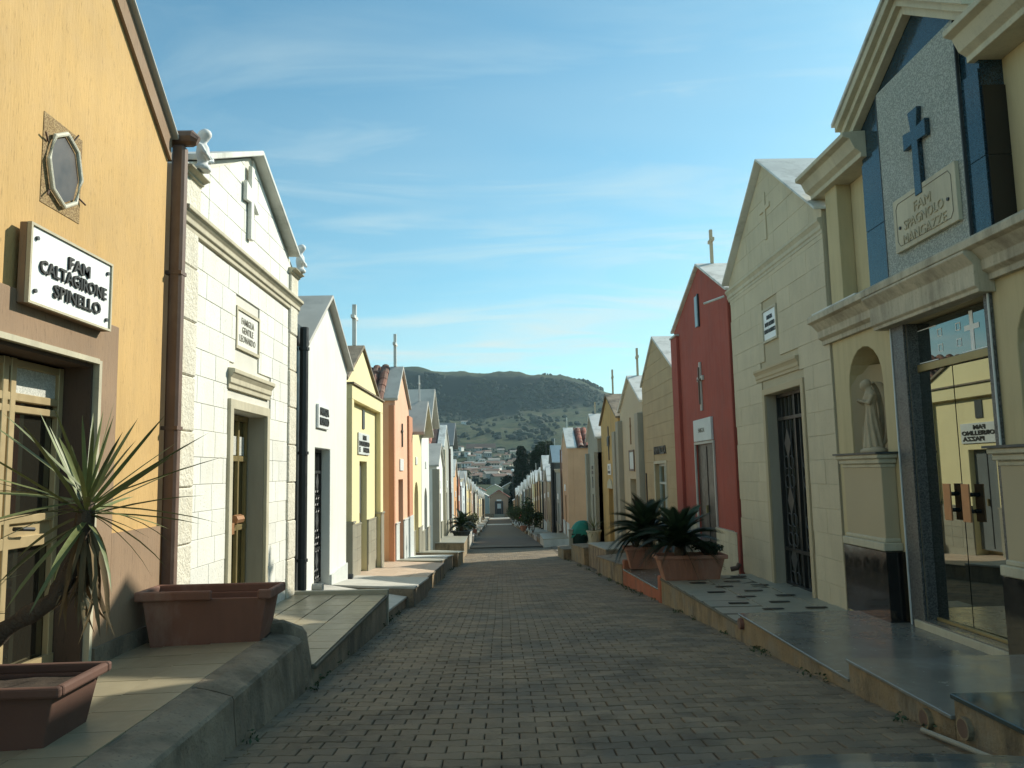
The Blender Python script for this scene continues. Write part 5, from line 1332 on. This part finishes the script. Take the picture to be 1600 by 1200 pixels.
def leafcloud(b, c, r, n, size, rr, zmin=-9):
    for i in range(n):
        d = Vector((rr.gauss(0, 1), rr.gauss(0, 1), rr.gauss(0, 1))).normalized() * (rr.random() ** .4)
        p = Vector((c[0] + d.x * r[0], c[1] + d.y * r[1], c[2] + d.z * r[2]))
        if p.z < zmin: continue
        a = Vector((rr.gauss(0, 1), rr.gauss(0, 1), rr.gauss(0, .7))).normalized(); q = a.cross(Vector((rr.gauss(0, 1), rr.gauss(0, 1), rr.gauss(0, 1)))).normalized()
        s_ = size * rr.uniform(.6, 1.3)
        b.add([tuple(p - a * s_), tuple(p + q * s_ * .45), tuple(p + a * s_), tuple(p - q * s_ * .45)], [(0, 1, 2, 3)])
cycad('dark green cycad in the ribbed trough beside the red tomb', (2.74, 12.35, -.17), .85, 60, .16)
cycad('dark green cycad in the farther trough, fronds reaching over the forecourt kerb', (2.98, 16.35, -.44), 1.08, 64, .22, lo=-.2)
rr = random.Random(3)
def shrub(label, base, h, w_, m, n=420, leaf=.05, stems=6, group=None, cat='shrub', flowers=0, name='shrub'):
    rt = thing(name, label, cat, base, group); b = MB()
    for i in range(stems):
        a = 2 * PI * i / stems + rr.uniform(-.3, .3); e = Vector(base) + Vector((math.cos(a) * w_ * .35, math.sin(a) * w_ * .35, h * rr.uniform(.55, .85)))
        b.tube([base, tuple(Vector(base).lerp(e, .5) + Vector((0, 0, h * .08))), tuple(e)], [.02, .014, .006], 5)
    b.build('stem', m_bark, rt); f = MB()
    for k in range(7):
        a = rr.uniform(0, 6.3); q = rr.uniform(.0, .33) * w_; leafcloud(f, (base[0] + math.cos(a) * q, base[1] + math.sin(a) * q, base[2] + h * rr.uniform(.4, .8)), (w_ * rr.uniform(.2, .36), w_ * rr.uniform(.2, .36), h * rr.uniform(.15, .3)), n // 7, leaf, rr)
    o = f.build('foliage', m, rt)
    if flowers:
        g = MB()
        for i in range(flowers): g.ball((base[0] + rr.uniform(-.4, .4) * w_, base[1] + rr.uniform(-.5, .1) * w_, base[2] + h * rr.uniform(.3, .85)), .05, 6, 4)
        g.build('flowers', m_flower, rt)
    return rt
shrub('low dark succulent in the right half of the trough by the red tomb', (3.16, 12.33, -.17), .24, .55, m_cycad, 900, .035)
shrub('small grey shrubby plant at the left end of the farther trough', (2.72, 16.3, -.44), .32, .34, m_shrub, 260, .03)
# pots, shrubs and cycads beyond
def pot(label, base, r, h, m=None):
    rt = thing('flower_pot', label, 'pot', base); b = MB()
    b.lathe(base, [(r * .7, 0), (r, h * .9), (r * 1.12, h * .9), (r * 1.12, h), (r * .92, h), (r * .9, h * .85), (0, h * .85)], 16); b.build('body', m or m_terra2, rt, smooth=False)
    b = MB(); b.lathe(base, [(0, h * .851), (r * .89, h * .851), (r * .89, h * .86), (0, h * .86)], 12); b.build('soil', m_soil, rt); return rt
pot('beige stone pot holding a spiky agave on the right corner of the cross street', (3.38, 29.4, -1.50), .26, .5, m_trimst)
yucca('spiky agave in a stone pot in front of the ochre and grey tombs', (3.38, 29.4, -1.05), [], (3.38, 29.4, -.92), .95, n=30, dead=False)
pot('broad dark pot holding the far left cycad', (-2.0, 39.2, -2.0), .45, .4, m_irongrey)
cycad('dark cycad on the left forecourt just past the cross street', (-2.0, 39.2, -1.6), 1.05, 30, .2, lo=-.3)
for k, (x, yy, h, w_, m, lab, fl) in enumerate([(-2.1, 44.5, 1.1, .9, m_shrubp, 'pale leafy shrub behind the far left cycad', 0), (-2.3, 52, 1.5, 1.3, m_shrubp, 'tall pale green shrub on the left side halfway to the chapel', 0), (-2.4, 60, 1.3, 1.2, m_shrub, 'dark shrub on the left side two thirds of the way to the chapel', 0),
      (-2.5, 70, 1.5, 1.2, m_shrubp, 'farthest pale shrub along the left kerb', 0),
      (2.15, 56, 1.5, 1.5, m_shrub, 'dark bushy shrub nearest on the right kerb beyond the cross street', 0), (2.1, 62, 2.6, 1.5, m_shrub, 'tallest oleander on the right kerb beyond the cross street', 0), (2.05, 68, 1.6, 1.6, m_shrub, 'dark shrub with pink flowers by the right kerb', 7),
      (1.95, 76, 2.0, 2.0, m_shrub, 'broad dark shrub on the right kerb behind the pink flowering one', 0), (1.9, 88, 2.4, 2.2, m_shrub, 'large dark shrub at the right kerb, third before the chapel', 0), (1.75, 100, 2.6, 2.4, m_shrub, 'large dark shrub at the right kerb, second before the chapel', 0), (1.6, 114, 2.9, 2.5, m_shrub, 'rounded dark shrub at the right kerb nearest the chapel', 0)]):
    shrub(lab, (x, yy, road(yy) + .36), h, w_, m, 700, .10, flowers=fl)
pot('small terracotta pot under the pink flowering shrub', (1.75, 66, road(66) + .3), .28, .4)
# small plants in pots in front of the left tombs
for k, (yy, lab) in enumerate([(47.5, 'small pot of trailing leaves on the left kerb past the dark cycad'), (56.5, 'small pot with an upright plant on the left kerb beyond the second pale shrub')]):
    pot(lab.replace('of trailing leaves', 'holding a low plant'), (-1.95, yy, road(yy) + .36), .2, .32); shrub(lab.replace('pot of', 'tuft of').replace('pot with an', 'tuft of an'), (-1.95, yy, road(yy) + .64), .5, .5, m_shrubp, 200, .06)

# covered dark tub under a green cloth
gx, gy, gz = 3.22, 33.2, -1.8
gt = thing('garden_tub', 'dark tub with teal green canvas thrown over it beside the agave at the cross street', 'covered tub', (gx, gy, gz))
b = MB(); b.lathe((gx, gy, gz), [(.30, 0), (.40, .36), (.44, .36), (.44, .42), (.38, .42), (.36, .38), (0, .38)], 18, 1.0, .8); b.build('tub', m_darkgreen, gt)
b = MB(); n = 24; m_ = 9; vs = []; fs = []
for j in range(m_ + 1):
    a = PI / 2 * j / m_
    for k in range(n):
        t_ = 2 * PI * k / n; rr_ = (.44 * math.sin(a) ** .8) * (1 + .10 * math.sin(t_ * 5 + 1) * (j / m_) + .05 * math.sin(t_ * 11))
        lean = .12 * math.cos(a)
        vs.append((gx + .02 + rr_ * math.cos(t_) + lean, gy + rr_ * .8 * math.sin(t_), gz + .36 + .58 * math.cos(a) ** .9 + (.05 * math.sin(t_ * 3) - (.07 if math.sin(t_ * 7) > 0 else 0)) * (j / m_)))
for j in range(m_):
    for k in range(n): fs.append((j * n + k, j * n + (k + 1) % n, (j + 1) * n + (k + 1) % n, (j + 1) * n + k))
fs.append(list(range(n))); b.add(vs, fs); b.build('canvas_cover', m_green, gt, smooth=True)
o = MB().box(2.76, 2.92, 33.0, 33.2, -1.9, -1.28).build('stone_post', m_grey, loc=(2.84, 33.1, -1.9), bevel=.01); tag(o, 'short grey stone post with pale cap left of the green covered tub', 'post')
MB().box(2.74, 2.94, 32.98, 33.22, -1.279, -1.2).build('cap', m_paleslab, o, bevel=.01)

# ================================================================== angel statue in the niche
SX, SY, SZ = 3.94, 8.28, 1.326
st = thing('angel_statue', 'small beige stone angel with bowed head and long wings standing in the arched niche', 'statue', (SX, SY, SZ))
bt = MB(); bt.lathe((SX, SY, SZ), [(.15, 0), (.15, .03), (.10, .06), (.03, .07)], 14, .85, 1.15); bt.build('rock_base', m_statue, st, smooth=True)
b = MB()
def C(u, v, z): return (SX - u, SY + v, SZ + z)     # u outwards to the street, v away from the camera
b.lathe((SX, SY, SZ), [(.02, .04), (.095, .05), (.085, .15), (.07, .30), (.062, .42), (.055, .50), (.075, .58), (.07, .63), (.035, .67), (.02, .70)], 20, .85, 1.0)
for k in range(9):       # folds of the robe
    a = k * .7; b.tube([C(.09 * math.cos(a), .10 * math.sin(a), .05), C(.065 * math.cos(a + .3), .07 * math.sin(a + .3), .3), C(.05 * math.cos(a + .5), .05 * math.sin(a + .5), .5)], [.022, .016, .008], 6)
b.ball(C(.045, .035, .715), (.045, .042, .055), 14, 10)
b.ball(C(.02, .02, .735), (.05, .05, .05), 14, 10)     # hair
b.tube([C(.02, .0, .64), C(.03, .02, .70)], .025, 8)
for s in (-1, 1):
    b.tube([C(.01, .07 * s, .61), C(.05, .085 * s + .02, .52), C(.10, .05 + .03 * s, .55)], [.026, .022, .014], 8)
    b.ball(C(.105, .055 + .02 * s, .56), (.018, .014, .02), 8, 6)
b.tube([C(.06, .05, .03), C(.10, .06, .02)], .02, 6); b.tube([C(.05, -.03, .03), C(.09, -.04, .02)], .02, 6)
body = b.build('figure', m_statue, st); rm = body.modifiers.new('remesh', 'REMESH'); rm.mode = 'VOXEL'; rm.voxel_size = .009; rm.use_smooth_shade = True
sm = body.modifiers.new('smooth', 'SMOOTH'); sm.factor = .6; sm.iterations = 2
for s in (-1, 1):
    q = MB(); vs = []; fs = []; n = 18
    for i in range(n + 1):
        t_ = i / n; a = lerp(-.35, PI * .97, t_)          # crescent: shoulder, arch above, long tip down to the feet
        zc = .42 + .33 * math.cos(a) if t_ < .5 else .42 + .36 * math.cos(a)
        yv = s * (.035 + .03 * math.sin(max(0, a))); uu = -(.03 + .115 * math.sin(max(0, a)) ** .8); wdt = .012 + .032 * math.sin(PI * min(1, .15 + t_ * .85))
        for dv, du in ((.010, wdt), (-.010, wdt * .9), (-.012, -wdt), (.008, -wdt)): vs.append(C(uu + du, yv + dv * s, zc))
    for i in range(n):
        for k in range(4): fs.append((4 * i + k, 4 * i + (k + 1) % 4, 4 * i + 4 + (k + 1) % 4, 4 * i + 4 + k))
    fs.append((3, 2, 1, 0)); fs.append((4 * n, 4 * n + 1, 4 * n + 2, 4 * n + 3)); q.add(vs, fs)
    w_ = q.build('wing', m_statue, st, smooth=True)
for k in range(3): MB().tube([C(.03 + .02 * k, .02 + .03 * k, .07), C(.05 + .012 * k, .01 + .02 * k, .28)], [.012, .006], 6).build('robe_fold', m_statue, st, smooth=True)

# small cast putto ornaments on the roof corners
def putto(label, x, yy, z, s=1.):
    rt = thing('roof_ornament', label, 'ornament', (x, yy, z)); b = MB()
    b.lathe((x, yy, z), [(.07 * s, 0), (.07 * s, .03 * s), (.04 * s, .06 * s), (.055 * s, .14 * s), (.05 * s, .2 * s), (.02 * s, .24 * s)], 12)
    b.ball((x, yy, z + .29 * s), (.05 * s, .05 * s, .06 * s), 10, 8); b.ball((x + .02 * s, yy, z + .31 * s), (.05 * s, .055 * s, .045 * s), 10, 8)
    for q in (-1, 1): b.tube([(x, yy + .05 * q * s, z + .2 * s), (x + .05 * s, yy + .08 * q * s, z + .12 * s), (x + .07 * s, yy + .03 * q * s, z + .08 * s)], .018 * s, 6)
    for q in (-1, 1): b.tube([(x - .02, yy + .04 * q * s, z + .2 * s), (x - .05 * s, yy + .12 * q * s, z + .27 * s), (x - .05 * s, yy + .13 * q * s, z + .12 * s)], [.02 * s, .025 * s, .006], 6)
    o = b.build('figure', m_bust, rt); r_ = o.modifiers.new('remesh', 'REMESH'); r_.mode = 'VOXEL'; r_.voxel_size = .012 * s; r_.use_smooth_shade = True
putto('small white putto ornament above the brown downpipe at the ochre tomb corner', -2.62, 6.82, 3.93, 1.1)
putto('small white putto ornament on the far shoulder of the white stone tomb', -2.66, 10.42, 3.93, 1.1)

# drain stubs along the right forecourt wall, PVC pipe in the near gutter
def stub(label, x, yy, z, r, m):
    b = MB(); b.tube([(x + .1, yy, z), (x - .04, yy, z)], r, 14); o = b.build('pipe_stub', m, loc=(x, yy, z)); tag(o, label, 'drain pipe'); 
    MB().tube([(x - .035, yy, z), (x - .041, yy, z)], r * .8, 14).build('pipe_hole', m_pipe, o, root=o)
stub('terracotta drain stub at the step between the marble forecourt and the inlaid one', 2.46, 8.30, -.40, .055, m_terra)
stub('round drain stub low in the stained wall below the near marble step', 2.46, 4.72, -.27, .06, m_concwarm)
stub('round drain stub in the stained wall below the near black marble forecourt', 2.46, 4.32, -.20, .06, m_concwarm)
b = MB(); b.tube([(2.36, 4.62, road(4.62) + .025), (2.38, 4.3, road(4.3) + .03), (2.43, 3.7, road(3.7) + .03)], .014, 8); o = b.build('plastic_pipe', m_grey, loc=(2.4, 4.3, -.3)); tag(o, 'pale plastic pipe lying in the gutter at the foot of the near right wall', 'pipe')
stub('short waste pipe between the white stone and the plain white tombs', -2.5, 10.75, -.28, .06, m_greyslab)

# ================================================================== leaves and grit on the pavers
b = MB(); rr = random.Random(11)
for i in range(700):
    yy = rr.uniform(4.2, 22) ; e = rr.random()
    xx = table(EDGE_L, yy) + abs(rr.gauss(0, .35)) if e < .45 else (table(EDGE_R, yy) - abs(rr.gauss(0, .35)) if e < .9 else rr.uniform(-1.4, 2.3))
    a = rr.uniform(0, 6.3); s_ = rr.uniform(.006, .018); z = road(yy) + .012 + rr.uniform(0, .008)
    b.add([(xx + s_ * math.cos(a), yy + s_ * math.sin(a), z), (xx + s_ * .5 * math.cos(a + 1.8), yy + s_ * .5 * math.sin(a + 1.8), z + .004), (xx - s_ * math.cos(a), yy - s_ * math.sin(a), z - .002), (xx - s_ * .5 * math.cos(a + 1.8), yy - s_ * .5 * math.sin(a + 1.8), z + .003)], [(0, 1, 2, 3)])
o = b.build('leaf_litter', m_dead, loc=(0, 10, 0)); o['kind'] = 'stuff'
b = MB()
for i in range(260):      # weeds and moss tufts at the wall foot
    yy = rr.uniform(4.2, 30); s_ = -1 if rr.random() < .5 else 1
    xx = table(EDGE_L, yy) + rr.uniform(.0, .07) if s_ < 0 else table(EDGE_R, yy) - rr.uniform(.0, .09)
    if rr.random() < .35: leafcloud(b, (xx, yy, road(yy) + .03), (.06, .1, .03), 16, .018, rr)
o = b.build('weeds', m_shrub, loc=(0, 10, 0)); o['kind'] = 'stuff'

# ================================================================== trees behind the right row, woods, town
def tree(label, base, h, spread, m, n=5200, leaf=.3, conic=False, seed=1, trunk_h=.25, group=None, lumps=22):
    r_ = random.Random(seed); rt = thing('tree', label, 'tree', base, group); b = MB(); B = Vector(base)
    b.tube([base, tuple(B + Vector((.1, 0, h * .4))), tuple(B + Vector((0, 0, h * .85)))], [h * .03, h * .02, h * .006], 8)
    for i in range(7):
        a = i * 2.4; z0 = h * r_.uniform(trunk_h, .6); b.tube([tuple(B + Vector((0, 0, z0))), tuple(B + Vector((math.cos(a) * spread * .6, math.sin(a) * spread * .6, z0 + h * .15)))], [h * .012, h * .004], 5)
    b.build('trunk', m_bark, rt); f = MB()
    for i in range(lumps):
        t_ = (i + .5) / lumps; z = lerp(trunk_h, 1.0, t_) * h; rad = spread * ((1.05 - t_) if conic else math.sin(PI * min(1, .2 + .72 * t_)) ** .6) * r_.uniform(.55, 1.05)
        a = i * 2.4 + r_.uniform(-.4, .4); q = rad * r_.uniform(.3, .75); s_ = spread * r_.uniform(.28, .5) * (1 - .45 * t_ if conic else 1)
        leafcloud(f, (base[0] + math.cos(a) * q, base[1] + math.sin(a) * q, base[2] + z - s_ * .4), (s_, s_, s_ * .7), n // lumps, leaf, r_)
    f.build('crown', m, rt); return rt
m_tree1 = mat('dark_conifer_leaf', (.020, .034, .018), .8, .3, .5, 0, tone=.3); m_tree2 = mat('green_tree_leaf', (.035, .062, .022), .8, .3, .5, 0, tone=.3); m_tree3 = mat('olive_tree_leaf', (.075, .09, .04), .8, .3, .5, 0, tone=.3)
def tx(px, yy): return atY(px, 738, yy)[0]
tree('tall dark conifer behind the right row of tombs, nearest the chapel', (tx(815, 172), 172, -8.2), 15.0, 4.4, m_tree1, 15000, .26, True, 1, .12, lumps=34)
tree('broad green topped tree right of the tall dark conifer', (tx(849, 176), 176, -8.2), 16.0, 4.8, m_tree2, 15000, .28, False, 2, .15, lumps=30)
tree('dark tree filling the gap between the conifer and the green topped tree', (tx(833, 180), 180, -8.2), 11.5, 3.6, m_tree1, 7000, .28, False, 3, .1, lumps=24)
tree('small pale leaved tree peeping between the two tall ones', (tx(829, 186), 186, -8.2), 14.0, 1.9, m_tree3, 3000, .24, False, 4, .3)
tree('low dark tree left of the tall conifer, above the chapel', (tx(794, 190), 190, -8.4), 8.8, 3.4, m_tree1, 7000, .28, False, 5, .1, lumps=24)
tree('low dark tree at the left foot of the conifer', (tx(808, 182), 182, -8.2), 7.6, 3.0, m_tree1, 5000, .28, False, 6, .05)
tree('light green tree beyond the black roofed tomb on the left', (tx(722, 230), 230, -9), 11, 3.6, m_tree2, 4500, .34, False, 7, .2)

r2 = random.Random(5)
def blob(b, c, r, rz, seed=0):
    n0 = len(b.v); b.ball(c, (r, r, rz), 6, 4)
    for i in range(n0, len(b.v)):
        x, y_, z = b.v[i]; k = r2.uniform(-.25, .25) * r; b.v[i] = (x + k, y_ + r2.uniform(-.2, .2) * r, z + r2.uniform(-.2, .2) * rz)
b = MB()
for i in range(3200):
    yy = r2.uniform(420, 1500); px = r2.uniform(560, 1010); x = (px - 783) / FPX * yy
    d = noise.noise(Vector((x / 90, yy / 140, 7)))
    if r2.random() > (.12 + max(0, d) * 1.6): continue
    s_ = r2.uniform(1.6, 4.2) * (1 + yy / 2200); blob(b, (x, yy, hill(x, yy) + s_ * .4), s_, s_ * .8)
for i in range(170):     # trees on the skyline to the right
    px = 850 + 95 * r2.random() ** .8; yy = r2.uniform(1690, 1800); x = (px - 783) / FPX * yy; s_ = r2.uniform(2.5, 6) * (.35 + (px - 850) / 110)
    blob(b, (x, yy, hill(x, yy) + s_ * .8), s_, s_ * 1.1)
for i in range(1500):     # scrub on the scarp
    px = r2.uniform(600, 1000); yy = r2.uniform(1490, 1588); x = (px - 783) / FPX * yy
    if noise.noise(Vector((x / 60, yy / 60, 2))) < -.05 - (px > 850) * .4: continue
    s_ = r2.uniform(2.5, 5); blob(b, (x, yy, hill(x, yy) + s_ * .2), s_, s_ * .8)
m_wood = mat('distant_woodland', (.018, .032, .018), .95, .3, .02, 0, tone=.0)
o = b.build('woodland', m_wood, loc=(0, 1000, 0)); o['kind'] = 'stuff'

# hillside town
walls = [mat('house_wall_' + k, v, .9, .08, .1, 0) for k, v in (('white', (.74, .73, .68)), ('cream', (.55, .49, .38)), ('sand', (.40, .34, .26)), ('grey', (.38, .37, .34)))]
roofs = [mat('town_roof_red', (.19, .125, .095), .9, .2, .1, 0), mat('town_roof_grey', (.26, .25, .22), .9, .2, .1, 0)]
taken = []
def house(px, yy, w_, d_, h, wi, ri, rot, label, group=None, nwin=3):
    x = (px - 783) / FPX * yy; z = min(hill(x - w_ / 2, yy - d_ / 2), hill(x + w_ / 2, yy - d_ / 2), hill(x, yy + d_ / 2)) - .5
    rt = thing('town_house', label, 'house', (x, yy, z), group); rt.rotation_euler = (0, 0, rot)
    def loc(b, name, m_, par=rt):
        me = b.mesh(name); me.materials.append(m_); o = bpy.data.objects.new(name, me); COL.objects.link(o); o.parent = par; return o
    X, Y = w_ / 2, d_ / 2
    wl = loc(MB().box(-X, X, -Y, Y, 0, h + 2), 'wall', walls[wi])
    g = MB(); e = .5; hh = h + 2
    g.add([(-X - e, -Y - e, hh - .2), (X + e, -Y - e, hh - .2), (X + e, Y + e, hh - .2), (-X - e, Y + e, hh - .2), (-X - e, 0, hh + w_ * .16), (X + e, 0, hh + w_ * .16)], [(0, 1, 2, 3), (0, 4, 5, 1), (3, 2, 5, 4), (0, 3, 4), (1, 5, 2)])
    loc(g, 'roof', roofs[ri])
    for k in range(nwin):
        wx = -X + w_ * (k + .5) / nwin
        for zf in ([.35, .75] if h > 5 else [.55]): loc(MB().box(wx - .5, wx + .5, -Y - .03, -Y - .003, 2 + h * zf - .7, 2 + h * zf + .7), 'window', m_pipedk)
    return rt
cnt = 0
for i in range(2500):
    if cnt >= 150: break
    yy = r2.uniform(430, 900); px = r2.uniform(668, 905) if r2.random() < .4 else r2.gauss(755, 32)
    if px < 640 or px > 920: continue
    x = (px - 783) / FPX * yy
    if any((x - a) ** 2 + ((yy - c) * .8) ** 2 < 55 for a, c in taken): continue
    if yy > 720 and r2.random() < .55: continue
    taken.append((x, yy)); cnt += 1
    wi = r2.choice([0, 0, 1, 1, 2, 3]); house(px, yy, r2.uniform(4.5, 8.5), r2.uniform(5, 7), r2.uniform(2.6, 5.5), wi, r2.choice([0, 0, 1]), r2.uniform(-.5, .5),
        'small ' + ('white', 'cream', 'sandy', 'grey')[wi] + ' house of the hillside town beyond the cemetery', ('white', 'cream', 'sandy', 'grey')[wi] + ' houses of the hillside town', nwin=r2.choice([1, 2, 3]))
house(752, 930, 34, 12, 5, 2, 0, .05, 'long low building with a big dull red roof above the hillside town', nwin=8)
house(772, 640, 9, 8, 7, 0, 1, .1, 'brightest white house in the middle of the hillside town')
house(905, 1180, 7, 6, 5, 0, 1, .1, 'lone white house high on the slope right of the town')
house(727, 1400, 12, 7, 4, 0, 1, .1, 'lone white farm building at the foot of the dark scarp on the left')

# white ornament catching the light in front of the dark trees
lp = thing('globe_lamp', 'white globe street lamp standing out before the dark trees', 'lamp', (tx(801, 168), 168, -8.0))
z = atY(801, 735, 168)[1]
MB().tube([(tx(801, 168), 168, -8), (tx(801, 168), 168, z - .3)], .06, 8).build('pole', m_irongrey, lp); MB().ball((tx(801, 168), 168, z), .34, 14, 10).build('lamp_globe', m_signw, lp, smooth=True)

# ================================================================== bonnet of the car the view is taken from
cb_ = thing('car_bonnet', 'grey green car bonnet edge across the bottom right of the picture', 'car', (.45, .9, .3))
b = MB(); vs = []; fs = []; nx, ny = 26, 14
for j in range(ny + 1):
    for i in range(nx + 1):
        u = i / nx * 2 - 1; v = j / ny
        x = .54 + u * .86; yy = .45 + v * (1.16 - .16 * u * u - .10 * max(0, -u)); z = .778 - .09 * v ** 2 - .05 * abs(u) ** 3 - (.22 * max(0, v - .86) / .14 * 1.0 if v > .86 else 0) * 1.0 - .02 * v
        vs.append((x, yy, z))
for j in range(ny):
    for i in range(nx): a = j * (nx + 1) + i; fs.append((a, a + 1, a + nx + 2, a + nx + 1))
b.add(vs, fs); b.build('bonnet_panel', m_bonnet, cb_, smooth=True)

# ================================================================== air
hz = MB(); hz.box(-2400, 2400, -60, 3500, -60, 420)
hm = bpy.data.materials.new('haze_air'); hm.use_nodes = True; nt = hm.node_tree; nt.nodes.clear()
ho = nt.nodes.new('ShaderNodeOutputMaterial'); hv = nt.nodes.new('ShaderNodeVolumePrincipled'); nt.links.new(hv.outputs[0], ho.inputs['Volume'])
hv.inputs['Density'].default_value = .00008; hv.inputs['Color'].default_value = (.62, .88, 1.0, 1); hv.inputs['Anisotropy'].default_value = .3
HZ = hz.build('haze', hm, loc=(0, 0, 0)); HZ['kind'] = 'stuff'
